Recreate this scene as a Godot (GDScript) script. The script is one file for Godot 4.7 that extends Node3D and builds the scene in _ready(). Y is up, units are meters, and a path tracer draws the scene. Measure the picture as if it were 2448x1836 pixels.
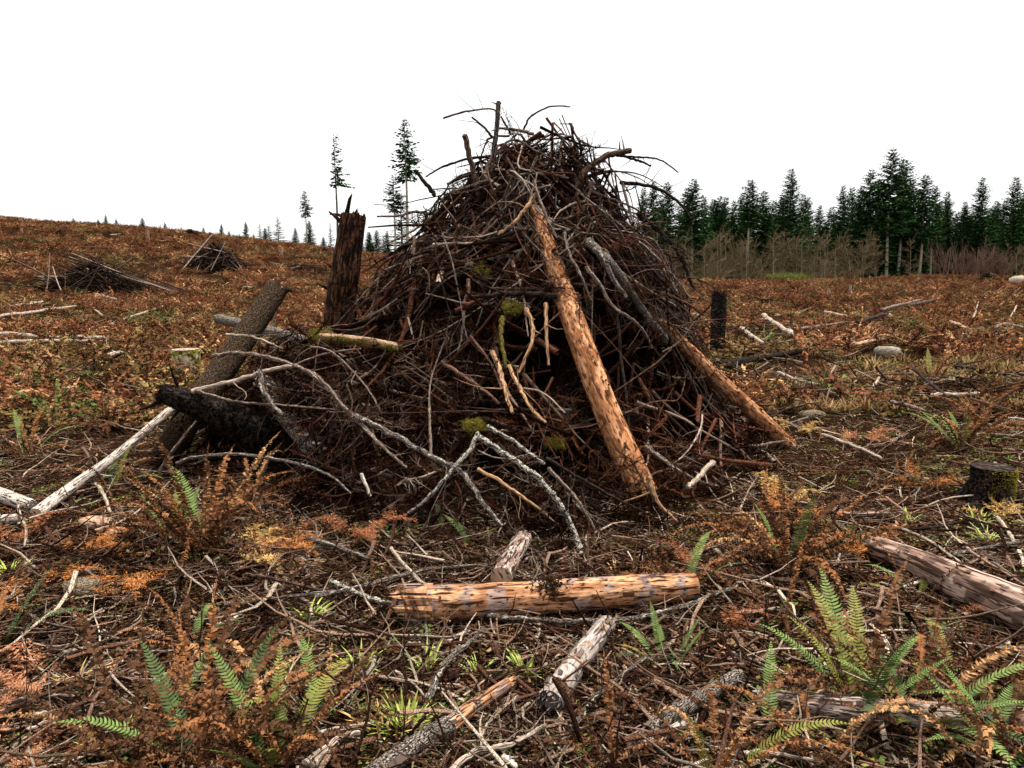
extends Node3D
# A clear-cut under a white overcast sky: a brush heap of slash in the middle, ferns and sticks before it, forest edge behind.

var rng := RandomNumberGenerator.new()
var M := {}
var taken := {}
var bumps := FastNoiseLite.new()
var patches := FastNoiseLite.new()
var fronds := {}
var protos := {}
var clearings := []

# ------------------------------------------------------------------ mesh buffer
class Buf:
	var v := PackedVector3Array()
	var n := PackedVector3Array()
	var uv := PackedVector2Array()
	var c := PackedColorArray()
	var ix := PackedInt32Array()

	func tri(a: Vector3, b: Vector3, d: Vector3, col: Color) -> void:
		var k := v.size()
		var m := (d - a).cross(b - a).normalized()
		v.append(a); v.append(b); v.append(d)
		for i in 3:
			n.append(m); c.append(col)
		uv.append(Vector2(a.x + a.y * .5, a.z + a.y * .5)); uv.append(Vector2(b.x + b.y * .5, b.z + b.y * .5)); uv.append(Vector2(d.x + d.y * .5, d.z + d.y * .5))
		ix.append(k); ix.append(k + 1); ix.append(k + 2)

	func quad(a: Vector3, b: Vector3, d: Vector3, e: Vector3, col: Color) -> void:
		var k := v.size()
		var m := (d - a).cross(b - a).normalized()
		v.append(a); v.append(b); v.append(d); v.append(e)
		for i in 4:
			n.append(m); c.append(col)
		uv.append(Vector2(0, 0)); uv.append(Vector2(0, 1)); uv.append(Vector2(1, 1)); uv.append(Vector2(1, 0))
		for i in [0, 1, 2, 0, 2, 3]:
			ix.append(k + i)

	# a round or lumpy rod along pts; u runs round it, v along it in metres
	func tube(pts: PackedVector3Array, rad: PackedFloat32Array, sides: int, col: Color, lump := 0.0, noise: FastNoiseLite = null, vper := 1.0) -> void:
		var k := v.size()
		var count := pts.size()
		var t := (pts[1] - pts[0]).normalized()
		var side := t.cross(Vector3.UP if absf(t.y) < 0.9 else Vector3.RIGHT).normalized()
		var along := 0.0
		for i in count:
			var tn := (pts[mini(i + 1, count - 1)] - pts[maxi(i - 1, 0)]).normalized()
			side = (side - tn * side.dot(tn)).normalized()
			var up := tn.cross(side)
			if i > 0:
				along += pts[i].distance_to(pts[i - 1])
			for j in sides + 1:
				var a := TAU * float(j % sides) / sides
				var dir := side * cos(a) + up * sin(a)
				var r := rad[i]
				if noise:
					var q := pts[i] + dir * rad[i]
					r *= 1.0 + lump * noise.get_noise_3d(q.x, q.y, q.z)
				v.append(pts[i] + dir * r)
				n.append(dir)
				uv.append(Vector2(float(j) / sides, along * vper))
				c.append(col)
		var w := sides + 1
		for i in count - 1:
			for j in sides:
				var a := k + i * w + j
				ix.append(a); ix.append(a + w); ix.append(a + 1)
				ix.append(a + w); ix.append(a + w + 1); ix.append(a + 1)

	func add(b: Buf, x: Transform3D, tint := Color.WHITE) -> void:
		var k := v.size()
		for i in b.v.size():
			v.append(x * b.v[i]); n.append((x.basis * b.n[i]).normalized()); c.append(b.c[i] * tint); uv.append(b.uv[i])
		for i in b.ix:
			ix.append(k + i)

	func mesh() -> ArrayMesh:
		var arr := []
		arr.resize(Mesh.ARRAY_MAX)
		arr[Mesh.ARRAY_VERTEX] = v
		arr[Mesh.ARRAY_NORMAL] = n
		arr[Mesh.ARRAY_TEX_UV] = uv
		arr[Mesh.ARRAY_COLOR] = c
		arr[Mesh.ARRAY_INDEX] = ix
		var m := ArrayMesh.new()
		m.add_surface_from_arrays(Mesh.PRIMITIVE_TRIANGLES, arr)
		return m


# ------------------------------------------------------------------ naming
func numbered(called: String) -> String:
	taken[called] = taken.get(called, -1) + 1
	return called if taken[called] == 0 else "%s_%03d" % [called, taken[called]]

func tag(o: Node3D, label: String, category := "", group := "", kind := "") -> Node3D:
	o.set_meta("label", label)
	if category: o.set_meta("category", category)
	if group: o.set_meta("group", group)
	if kind: o.set_meta("kind", kind)
	return o

func thing(called: String, label: String, category: String, group := "", kind := "", at := Vector3.ZERO) -> Node3D:
	var o := Node3D.new()
	o.name = numbered(called)
	o.position = at
	add_child(o, true)
	return tag(o, label, category, group, kind)

func part(called: String, mesh: Mesh, mat: Material, parent: Node3D, stuff := false) -> MeshInstance3D:
	var o := MeshInstance3D.new()
	o.name = called
	o.mesh = mesh
	o.material_override = mat
	if parent == self: o.name = numbered(called)
	if stuff: o.set_meta("kind", "stuff")
	parent.add_child(o, true)
	return o

func scatter(called: String, mesh: Mesh, mat: Material, xf: Array, cols: PackedColorArray, parent: Node3D) -> void:
	if xf.is_empty(): return
	var mm := MultiMesh.new()
	mm.transform_format = MultiMesh.TRANSFORM_3D
	mm.use_colors = true
	mm.mesh = mesh
	mm.instance_count = xf.size()
	for i in xf.size():
		mm.set_instance_transform(i, xf[i])
		mm.set_instance_color(i, cols[i])
	var o := MultiMeshInstance3D.new()
	o.name = called
	o.multimesh = mm
	o.material_override = mat
	o.set_meta("kind", "stuff")
	parent.add_child(o, true)

# ------------------------------------------------------------------ the lie of the land
func smr(x: float) -> float:
	var t := clampf((30.0 - x) / 130.0, 0.0, 1.0)
	return t * t * (3.0 - 2.0 * t)

func ground(x: float, z: float) -> float:
	var d := -z
	var h := 0.05 * sin(0.9 * x + 0.5) * sin(0.7 * d) + 0.10 * sin(0.13 * x + 1.0) * sin(0.11 * d) * smoothstep(8.0, 25.0, d)
	var s := smoothstep(35.0, 130.0, d)
	h += 10.5 * pow(smr(x), 0.9) * s + 0.9 * smoothstep(40.0, 95.0, x) * s
	return h - 0.025 * maxf(0.0, d - 140.0)

# the ground as it is drawn, with its small humps
func earth(x: float, z: float) -> float:
	var d := -z
	return ground(x, z) + 0.03 * bumps.get_noise_2d(x * 9.0, z * 9.0) + 0.22 * smoothstep(9.0, 24.0, d) * smoothstep(70.0, 40.0, d) * bumps.get_noise_2d(x * 1.6, z * 1.6) + 0.6 * smoothstep(40.0, 90.0, d) * bumps.get_noise_2d(x * 0.16 + 50.0, z * 0.16)

const PROFILE := [[0.00, 2.97], [0.22, 2.84], [0.42, 2.62], [0.75, 2.28], [1.00, 2.00], [1.25, 1.76], [1.50, 1.48], [1.75, 1.10], [2.00, 0.70], [2.20, 0.40], [2.50, 0.12], [2.80, 0.00]]
const APRONS := [[-1.50, -6.75, 0.95, 1.50], [0.00, -5.95, 0.50, 1.40], [1.40, -7.10, 0.30, 0.80], [-0.70, -6.10, 0.55, 1.20], [0.85, -7.90, 2.60, 0.56], [0.95, -6.90, 0.75, 0.70], [-0.55, -7.10, 1.75, 0.50], [-0.50, -7.90, 2.35, 0.55]]

func heap_height(x: float, z: float) -> float:
	var r := Vector2((x - 0.3) * (1.32 if x > 0.3 else 1.0), z + 8.0).length()
	var h := 0.0
	for i in PROFILE.size() - 1:
		if r <= PROFILE[i + 1][0]:
			h = lerpf(PROFILE[i][1], PROFILE[i + 1][1], (r - PROFILE[i][0]) / (PROFILE[i + 1][0] - PROFILE[i][0]))
			break
	for a in APRONS:
		var q := Vector2(x - a[0], z - a[1]).length() / float(a[3])
		if q < 1.0:
			h = maxf(h, a[2] * (1.0 - q * q))
	if h > .05: h += smoothstep(.05, .6, h) * (.15 * sin(4.7 * x + 1.3) * sin(4.1 * z + .4) + .08 * sin(9.0 * x - 2.0 * z))
	return h

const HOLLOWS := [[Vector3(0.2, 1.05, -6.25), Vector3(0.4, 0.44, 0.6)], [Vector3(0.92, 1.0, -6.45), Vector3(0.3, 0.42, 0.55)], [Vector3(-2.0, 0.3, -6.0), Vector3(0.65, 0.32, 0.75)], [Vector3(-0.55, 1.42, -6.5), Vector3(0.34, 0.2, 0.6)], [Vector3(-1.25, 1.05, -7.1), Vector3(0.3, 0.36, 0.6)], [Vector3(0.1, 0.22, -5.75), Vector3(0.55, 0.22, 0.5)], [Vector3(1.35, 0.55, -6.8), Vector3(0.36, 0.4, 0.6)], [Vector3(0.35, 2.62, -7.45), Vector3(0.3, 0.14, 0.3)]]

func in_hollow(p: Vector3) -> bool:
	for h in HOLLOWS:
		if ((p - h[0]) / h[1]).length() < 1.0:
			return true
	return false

func on_heap(x: float, z: float, lift: float) -> Vector3:
	return Vector3(x, ground(x, z) + heap_height(x, z) + lift, z)

# ------------------------------------------------------------------ materials
func lin(r: float, g: float, b: float) -> Color:
	return Color(r, g, b).linear_to_srgb()

func noise_bytes(sd: int, freq: float, w: int, h: int, tall: int) -> PackedByteArray:
	var f := FastNoiseLite.new()
	f.seed = sd
	f.frequency = freq
	f.fractal_octaves = 4
	var im := f.get_seamless_image(w, h)
	if tall != h: im.resize(w, tall, Image.INTERPOLATE_CUBIC)
	return im.get_data()

# bark or weathered wood: cracks (c0), ground tone (c1), ridges (c2), patches (c3); stretched along the grain
func wood(called: String, sd: int, c0: Color, c1: Color, c2: Color, c3: Color, stretch: int, crack: float, patch: float, relief: float, rough := 0.85, reps := Vector3(1, 1.6, 1)) -> void:
	var w := 256
	var t := 512
	var a := noise_bytes(sd, 0.03, w, t / stretch, t)
	var b := noise_bytes(sd + 7, 0.05, w, t / (stretch if stretch > 5 else maxi(1, stretch / 2)), t)
	var p := noise_bytes(sd + 13, 0.014, w, t, t)
	var f := noise_bytes(sd + 19, 0.11, w, t / maxi(1, stretch / 2), t)
	var px := PackedByteArray(); px.resize(w * t * 3)
	var hx := PackedByteArray(); hx.resize(w * t)
	for i in w * t:
		var s := smoothstep(0.25, 0.75, a[i] / 255.0)
		var col := c1.lerp(c2, s)
		col = col.lerp(c3, smoothstep(patch, patch + 0.10, p[i] / 255.0))
		var k := smoothstep(crack + 0.11, crack - 0.07, b[i] / 255.0)
		k = maxf(k, smoothstep(crack - 0.01, crack - 0.15, f[i] / 255.0))
		col = col.lerp(c0, k)
		var g := 0.75 + 0.5 * f[i] / 255.0
		px[i * 3] = clampi(int(col.r * g * 255.0), 0, 255)
		px[i * 3 + 1] = clampi(int(col.g * g * 255.0), 0, 255)
		px[i * 3 + 2] = clampi(int(col.b * g * 255.0), 0, 255)
		hx[i] = clampi(int((0.55 + 0.35 * s - 0.5 * k + 0.1 * f[i] / 255.0) * 255.0), 0, 255)
	var m := StandardMaterial3D.new()
	m.albedo_texture = ImageTexture.create_from_image(Image.create_from_data(w, t, false, Image.FORMAT_RGB8, px))
	m.heightmap_enabled = true
	m.heightmap_texture = ImageTexture.create_from_image(Image.create_from_data(w, t, false, Image.FORMAT_L8, hx))
	m.heightmap_scale = relief
	m.uv1_scale = reps
	m.roughness = rough
	m.metallic_specular = 0.16
	m.cull_mode = BaseMaterial3D.CULL_DISABLED
	m.resource_name = called
	M[called] = m

func flat(called: String, col: Color, rough := 0.9, back := 0.0) -> StandardMaterial3D:
	var m := StandardMaterial3D.new()
	m.albedo_color = col
	m.vertex_color_use_as_albedo = true
	m.roughness = rough
	if rough >= .8: m.specular_mode = BaseMaterial3D.SPECULAR_DISABLED
	m.metallic_specular = 0.25
	m.cull_mode = BaseMaterial3D.CULL_DISABLED
	if back > 0.0:
		m.backlight_enabled = true
		m.backlight = Color(back, back, back)
	m.resource_name = called
	M[called] = m
	return m

func make_materials() -> void:
	wood("dark", 11, lin(.006, .004, .003), lin(.022, .014, .011), lin(.05, .034, .027), lin(.075, .06, .05), 4, .36, .72, .4)
	wood("brown", 21, lin(.012, .007, .005), lin(.06, .034, .023), lin(.12, .075, .052), lin(.18, .14, .115), 4, .36, .7, .4)
	wood("red", 31, lin(.02, .008, .006), lin(.1, .045, .032), lin(.19, .1, .075), lin(.2, .15, .13), 6, .34, .72, .3)
	wood("grey", 41, lin(.015, .009, .006), lin(.1, .068, .052), lin(.22, .165, .132), lin(.4, .34, .29), 4, .34, .68, .4)
	wood("barkgrey", 51, lin(.012, .009, .007), lin(.085, .066, .055), lin(.2, .165, .14), lin(.36, .325, .28), 3, 0.360, 0.62, .7)
	wood("pale", 61, lin(.05, .033, .024), lin(.27, .2, .155), lin(.43, .35, .285), lin(.5, .45, .39), 8, 0.300, 0.66, .3)
	wood("bleach", 66, lin(.2, .16, .13), lin(.42, .35, .29), lin(.58, .52, .46), lin(.6, .56, .5), 8, .28, .7, .25)
	wood("bleached", 67, lin(.05, .035, .028), lin(.33, .27, .23), lin(.5, .45, .4), lin(.25, .2, .17), 6, 0.300, 0.72, .4)
	wood("birch", 71, lin(.03, .024, .02), lin(.4, .37, .31), lin(.58, .55, .47), lin(.06, .05, .04), 2, .4, .56, .6, .85, Vector3(1, 3, 1))
	wood("tan", 81, lin(.07, .03, .015), lin(.3, .165, .085), lin(.45, .28, .165), lin(.2, .12, .07), 8, 0.310, 0.68, .3)
	wood("tanbark", 91, lin(.1, .042, .02), lin(.3, .128, .056), lin(.47, .245, .128), lin(.2, .08, .034), 5, .29, .6, .9, .8, Vector3(1, .5, 1))
	wood("orangewood", 101, lin(.03, .011, .005), lin(.25, .112, .055), lin(.46, .255, .14), lin(.24, .165, .14), 7, .28, .55, .8, .75, Vector3(1, 1.0, 1))
	wood("greywood", 111, lin(.03, .02, .016), lin(.2, .145, .12), lin(.36, .3, .27), lin(.14, .075, .045), 8, 0.320, 0.64, .6)
	wood("silver", 121, lin(.05, .036, .03), lin(.2, .165, .148), lin(.33, .29, .265), lin(.2, .13, .09), 10, .27, .62, .5, .7)
	wood("pinkwood", 131, lin(.04, .022, .016), lin(.2, .125, .095), lin(.38, .275, .225), lin(.11, .07, .055), 12, .32, .6, .7, .7, Vector3(1, .8, 1))
	wood("wood", 141, lin(.06, .03, .02), lin(.28, .17, .11), lin(.42, .3, .21), lin(.2, .1, .06), 8, 0.310, 0.68, .5)
	wood("wood2", 151, lin(.08, .04, .025), lin(.34, .2, .13), lin(.46, .32, .22), lin(.3, .16, .1), 6, 0.310, 0.66, .5)
	wood("rough", 161, lin(.008, .006, .004), lin(.055, .034, .022), lin(.125, .078, .05), lin(.075, .058, .03), 2, 0.380, 0.62, 1.6, .9, Vector3(3, 2.4, 1))
	wood("snag", 171, lin(.008, .004, .002), lin(.05, .02, .01), lin(.11, .05, .026), lin(.018, .01, .008), 8, 0.360, 0.52, 1.0, .85, Vector3(2, 1.0, 1))
	wood("char", 181, lin(.003, .002, .002), lin(.012, .008, .006), lin(.03, .022, .018), lin(.05, .035, .025), 4, .42, .7, 1.2, .8)
	wood("greybark", 191, lin(.012, .009, .007), lin(.12, .095, .08), lin(.25, .215, .19), lin(.32, .285, .245), 2, 0.370, 0.62, 1.0, .85, Vector3(2, 2.4, 1))
	wood("mossy", 201, lin(.03, .025, .008), lin(.33, .27, .15), lin(.5, .45, .3), lin(.17, .17, .025), 6, 0.320, 0.50, .8)
	wood("mossbark", 211, lin(.02, .014, .006), lin(.12, .085, .03), lin(.2, .17, .05), lin(.25, .2, .03), 3, .4, .5, .9)
	wood("rock", 221, lin(.05, .035, .022), lin(.13, .095, .065), lin(.2, .155, .11), lin(.14, .13, .07), 1, 0.320, 0.64, 1.0)
	wood("palerock", 231, lin(.1, .08, .06), lin(.23, .19, .155), lin(.33, .285, .24), lin(.26, .24, .13), 1, 0.300, 0.64, 1.0)
	wood("twig", 241, Color(.42, .4, .38), Color(.72, .71, .7), Color(.98, .97, .96), Color(.86, .88, .86), 3, .36, .66, .3, .9, Vector3(1, 2.5, 1))
	M["twig"].vertex_color_use_as_albedo = true
	M["twig"].specular_mode = BaseMaterial3D.SPECULAR_DISABLED
	flat("leaf", Color.WHITE, .8, .35)
	flat("moss", lin(.2, .165, .03), .95, .2)
	flat("green", lin(.13, .195, .055), .75, .3)
	flat("deepgreen", lin(.06, .1, .033), .75, .25)
	flat("olivegreen", lin(.17, .17, .035), .6, .35)
	flat("fernbrown", lin(.165, .078, .039), .85, .2)
	flat("ferndark", lin(.085, .042, .023), .85, .2)
	flat("fernrust", lin(.24, .105, .045), .85, .25)
	flat("ferntan", lin(.38, .21, .1), .85, .25)
	flat("orange", lin(.43, .175, .06), .85, .3)
	flat("rust", lin(.3, .12, .06), .85, .25)
	flat("pink", lin(.43, .2, .11), .85, .25)
	flat("straw", lin(.56, .36, .14), .85, .3)
	flat("lime", lin(.33, .4, .085), .6, .35)
	flat("dry", lin(.36, .25, .13), .8, .25)
	flat("shrubgreen", lin(.17, .2, .05), .8, .25)
	flat("needles", lin(.024, .054, .018), .9, .15)
	M["needles"].metallic_specular = .08
	flat("trunkpale", lin(.34, .31, .22), .9)
	flat("trunkdark", lin(.1, .08, .06), .9)
	flat("barewood", lin(.25, .215, .155), .9)
	flat("baretwig", lin(.14, .105, .06), .9)
	flat("redtwig", lin(.15, .09, .07), .9)
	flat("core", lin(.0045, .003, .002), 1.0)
	flat("soil", Color.WHITE, .95)

# ------------------------------------------------------------------ small shapes
func curve(pts: Array, count: int) -> PackedVector3Array:
	var out := PackedVector3Array()
	var last := pts.size() - 1
	for i in count + 1:
		var f := float(i) / count * last
		var k := mini(int(f), last - 1)
		var t := f - k
		var p0: Vector3 = pts[maxi(k - 1, 0)]
		var p1: Vector3 = pts[k]
		var p2: Vector3 = pts[k + 1]
		var p3: Vector3 = pts[mini(k + 2, last)]
		out.append(p1.cubic_interpolate(p2, p0, p3, t))
	return out

func rv() -> Vector3:
	return Vector3(rng.randf_range(-1, 1), rng.randf_range(-1, 1), rng.randf_range(-1, 1)).normalized()

func tone(lo := 0.75, hi := 1.25) -> Color:
	var t := rng.randf_range(lo, hi)
	return Color(t, t * rng.randf_range(.95, 1.05), t * rng.randf_range(.92, 1.08))

# a curved twig from p along d
func twiglet(b: Buf, p: Vector3, d: Vector3, length: float, r: float, steps: int, sides: int, bend: float, col: Color) -> PackedVector3Array:
	var pts := PackedVector3Array([p])
	var rad := PackedFloat32Array([r])
	var turn := rv() * bend
	for i in steps:
		d = (d + turn / steps + rv() * bend * 0.25).normalized()
		p += d * length / steps
		pts.append(p)
		rad.append(r * (1.0 - 0.75 * float(i + 1) / steps))
	b.tube(pts, rad, sides, col)
	return pts

func make_spray(sd: int, side_twigs: int, fine: bool) -> ArrayMesh:
	rng.seed = sd
	var b := Buf.new()
	var main := twiglet(b, Vector3.ZERO, Vector3.UP, 1.0, .017, 7, 4, .7, Color.WHITE)
	for k in side_twigs:
		var t := rng.randf_range(.08, .97)
		var i := mini(int(t * 7.0), 6)
		var p := main[i].lerp(main[i + 1], t * 7.0 - i)
		var along := (main[i + 1] - main[i]).normalized()
		var out := (along * rng.randf_range(.2, 1.0) + rv() * 1.1).normalized()
		var l := rng.randf_range(.12, .42) * (1.1 - t * .6)
		var s := twiglet(b, p, out, l, .0095, 4, 3, .8, tone(.6, 1.4))
		if fine:
			for m in 2:
				var q := s[rng.randi_range(1, 3)]
				twiglet(b, q, (out + rv() * 1.2).normalized(), l * rng.randf_range(.3, .7), .0062, 2, 3, .7, tone(.7, 1.3))
	return b.mesh()

func make_single(sd: int, bend := .9, thick := .018) -> ArrayMesh:
	rng.seed = sd
	var b := Buf.new()
	var s := twiglet(b, Vector3(0, -.5, 0), Vector3.UP, 1.0, thick, 6, 5, bend, Color.WHITE)
	for m in rng.randi_range(0, 3):
		var q := s[rng.randi_range(1, 5)]
		twiglet(b, q, (Vector3.UP + rv() * 1.3).normalized(), rng.randf_range(.1, .35), .009, 3, 3, .8, Color.WHITE)
	return b.mesh()

func aim(dir: Vector3, roll: float, size: float, at: Vector3) -> Transform3D:
	var y := dir.normalized()
	var x := y.cross(Vector3.UP if absf(y.y) < .95 else Vector3.RIGHT).normalized()
	var b := Basis(x, y, x.cross(y)).rotated(y, roll)
	return Transform3D(b.scaled(Vector3.ONE * size), at)

func flatter(x: Transform3D, k: float) -> Transform3D:
	return Transform3D(Basis.from_scale(Vector3(1, k, 1)) * x.basis, x.origin)

func stick(called: String, label: String, category: String, group: String, pts: Array, r0: float, r1: float, mat: String, twigs: int) -> void:
	rng.seed = hash(label)
	var b := Buf.new()
	var n := maxi(10, pts.size() * 5)
	var cl := curve(pts, n)
	var at := cl[0]
	var rad := PackedFloat32Array()
	for i in n + 1:
		var t := float(i) / n
		var rr := lerpf(r0, r1, t)
		if i > 0 and i < n:
			cl[i] += rv() * rr * .35
		if r0 < .02 and rng.randf() < .18: rr *= rng.randf_range(1.08, 1.3)
		rad.append(rr)
	for i in n + 1: cl[i] -= at
	b.tube(cl, rad, 7 if r0 > .012 else 5, Color.WHITE, .35, bumps)
	cap(b, cl[0], (cl[0] - cl[1]).normalized(), rad[0], 7)
	cap(b, cl[n], (cl[n] - cl[n - 1]).normalized(), rad[n], 7)
	for k in twigs:
		var i := rng.randi_range(n / 4, n - 1)
		var along := (cl[i + 1] - cl[i]).normalized()
		var d := (along * .7 + rv()).normalized()
		twiglet(b, cl[i], d, rng.randf_range(.12, .5) * (1.0 if r0 > .008 else .6), maxf(.0018, rad[i] * rng.randf_range(.22, .4)), 6, 4, .9, Color.WHITE)
	for k in 2 + twigs / 2:
		var i := rng.randi_range(1, n - 1)
		var d := ((cl[i + 1] - cl[i]).normalized() * .4 + rv()).normalized()
		twiglet(b, cl[i], d, rad[i] * rng.randf_range(1.8, 4.0), rad[i] * .4, 1, 4, 0.0, Color.WHITE)
	if called == "fallen_log":
		for k in 3: clear_round(pts[0].lerp(pts[pts.size() - 1], k * .5), clampf(pts[0].distance_to(pts[pts.size() - 1]) * .28, .45, 1.2))
	var o := part(called, b.mesh(), M[mat], self)
	o.position = at
	tag(o, label, category, group)

# a blunt broken end
func cap(b: Buf, at: Vector3, dir: Vector3, r: float, sides: int, peak := .6) -> void:
	var x := dir.cross(Vector3.UP if absf(dir.y) < .9 else Vector3.RIGHT).normalized()
	var y := dir.cross(x)
	var tip := at + dir * r * peak + x * r * rng.randf_range(-.4, .4)
	for j in sides:
		var a0 := TAU * j / sides
		var a1 := TAU * (j + 1) / sides
		b.tri(at + (x * cos(a0) + y * sin(a0)) * r, at + (x * cos(a1) + y * sin(a1)) * r, tip, Color.WHITE)

# torn wood fibres round a broken end
func splinters(b: Buf, at: Vector3, dir: Vector3, r: float, count: int, length: float) -> void:
	var x := dir.cross(Vector3.UP if absf(dir.y) < .9 else Vector3.RIGHT).normalized()
	var y := dir.cross(x)
	for k in count:
		var a := rng.randf() * TAU
		var q := r * sqrt(rng.randf_range(.1, 1.0)) * .95
		var p := at + (x * cos(a) + y * sin(a)) * q - dir * r * .3
		var l := length * rng.randf_range(.25, 1.0)
		var w := r * rng.randf_range(.1, .26)
		var e := p + dir * l + rv() * l * .12
		var s := (x * cos(a + 1.57) + y * sin(a + 1.57))
		var o := (x * cos(a) + y * sin(a))
		var m := p.lerp(e, .6) 
		b.quad(p - s * w, m - s * w * .7, m + s * w * .7, p + s * w, tone(.6, 1.2))
		b.tri(m - s * w * .7, e, m + s * w * .7, tone(.6, 1.2))
		b.tri(p + o * w * .6, e, p - s * w, tone(.6, 1.2))
		b.tri(p + s * w, e, p + o * w * .6, tone(.6, 1.2))

func trunk_log(called: String, label: String, category: String, group: String, pts: Array, r0: float, r1: float, mat: String, e0: String, e1: String, extra: Dictionary) -> void:
	rng.seed = hash(label)
	var root := thing(called, label, category, group, "", pts[0])
	var at: Vector3 = pts[0]
	var n := maxi(16, pts.size() * 8)
	var cl := curve(pts, n)
	var rad := PackedFloat32Array()
	for i in n + 1:
		cl[i] -= at
		rad.append(lerpf(r0, r1, float(i) / n) * (1.0 + .05 * bumps.get_noise_1d(i * 37.0 + r0 * 1000.0)))
	var b := Buf.new()
	b.tube(cl, rad, 20, Color.WHITE, .16, bumps)
	part("trunk", b.mesh(), M[mat], root)
	var wood_mat: Material = M["wood" if mat in ["greybark", "rough", "tanbark", "mossy"] else "snag" if mat == "snag" else "char" if mat == "char" else mat]
	for e in 2:
		var style := e0 if e == 0 else e1
		var p := cl[0] if e == 0 else cl[n]
		var d := (cl[0] - cl[1]).normalized() if e == 0 else (cl[n] - cl[n - 1]).normalized()
		var r := rad[0] if e == 0 else rad[n]
		if style == "hidden": continue
		var s := Buf.new()
		if style == "cut":
			cap(s, p, d, r * .99, 18, .06)
			part("cut_end", s.mesh(), M["wood2"], root)
		elif style == "jagged":
			cap(s, p - d * r * .25, d, r * .93, 14, .1)
			splinters(s, p, d, r, 46, r * .8)
			part("broken_end", s.mesh(), wood_mat, root)
		else:
			cap(s, p - d * r * .3, d, r * .9, 14, .1)
			splinters(s, p, d, r * 1.05, 90, r * 2.6)
			part("splintered_end", s.mesh(), M["orangewood"], root)
	for q in extra.get("stubs", []):
		var i := clampi(int(float(q[0]) * n), 1, n - 1)
		var tn := (cl[i + 1] - cl[i - 1]).normalized()
		var sx := tn.cross(Vector3.UP if absf(tn.y) < .9 else Vector3.BACK).normalized()
		var d := (sx * cos(q[1]) + tn.cross(sx) * sin(q[1]) + tn * .6).normalized()
		var s := Buf.new()
		twiglet(s, cl[i] + d * rad[i] * .6, d, q[2] + rad[i] * .4, q[3], 5, 8, .5, Color.WHITE)
		part("branch_stub", s.mesh(), M[mat], root)
	if extra.get("spike", false):
		var s := Buf.new()
		var p := cl[n] + Vector3(-.06, -.05, .05)
		s.tube(PackedVector3Array([p, p + Vector3(.01, .1, 0), p + Vector3(.035, .2, .01), p + Vector3(.06, .25, .02)]), PackedFloat32Array([.028, .022, .018, .006]), 7, Color.WHITE, .4, bumps)
		part("spike", s.mesh(), M["char"], root)
	if extra.has("flakes"):
		# loose scales of bark that stand a little proud of the wood
		var s := Buf.new()
		for k in int(extra.flakes):
			var i := rng.randi_range(1, n - 1)
			var tn := (cl[i + 1] - cl[i - 1]).normalized()
			var sx := tn.cross(Vector3.UP if absf(tn.y) < .9 else Vector3.BACK).normalized()
			var a := rng.randf() * TAU
			var o := sx * cos(a) + tn.cross(sx) * sin(a)
			var w := tn.cross(o)
			var p := cl[i] + o * rad[i] * 1.03 + tn * rng.randf_range(-.04, .04)
			var l := rng.randf_range(.006, .032)
			var h := rng.randf_range(.003, .009)
			if k % 12 == 0:
				l *= 2.4
				h *= 2.0
			var up := o * rng.randf_range(.003, .012)
			s.quad(p - w * h, p + tn * l - w * h * .6 + up, p + tn * l + w * h * .7 + up, p + w * h + o * .003, tone(.35, 1.3))
			s.quad(p + w * h - o * .012, p + w * h + o * .003, p + tn * l + w * h * .7 + up, p + tn * l + w * h * .7 - o * .012, tone(.35, 1.0))
		part("bark_scales", s.mesh(), flat("scales_" + mat, lin(.17, .075, .038) if mat in ["tanbark", "orangewood", "pinkwood"] else lin(.12, .09, .07)), root, true)
	if extra.has("clump"):
		var s := Buf.new()
		var i := int(float(extra.clump) * n)
		for k in 500:
			var t := clampi(i + int(rng.randfn(0.0, 1.3)), 1, n - 1)
			var a := rng.randf_range(.5, 3.2)
			var o := Vector3(0, sin(a), cos(a))
			twiglet(s, cl[t] + o * rad[t] * rng.randf_range(.95, 1.16) + Vector3(rng.randf_range(-.02, .02), 0, 0), rv(), rng.randf_range(.01, .028), .004, 1, 3, 0.0, tone(.4, 1.4))
		part("rotten_bark", s.mesh(), flat("rotbark", lin(.035, .02, .01)), root, true)
	if extra.has("moss"):
		var s := Buf.new()
		var share: float = extra.moss
		for k in int(1600 * share):
			var i := rng.randi_range(int(n * (.15 if share > .5 else 0.0)), n if share > .5 else n / 3)
			var tn := (cl[mini(i + 1, n)] - cl[maxi(i - 1, 0)]).normalized()
			var sx := tn.cross(Vector3.UP).normalized()
			var a := rng.randf_range(2.6, 6.8) if share > .5 else rng.randf_range(.3, 2.6)
			var o := sx * cos(a) + sx.cross(tn) * sin(a)
			var p := cl[i] + o * rad[i] * 1.0 + tn * rng.randf_range(-.03, .03)
			twiglet(s, p, (o + rv() * .7 + Vector3.DOWN * .3).normalized(), rng.randf_range(.008, .026), .0022, 1, 3, 0.0, tone(.5, 1.5))
		part("moss", s.mesh(), M["moss"], root, true)
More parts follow.
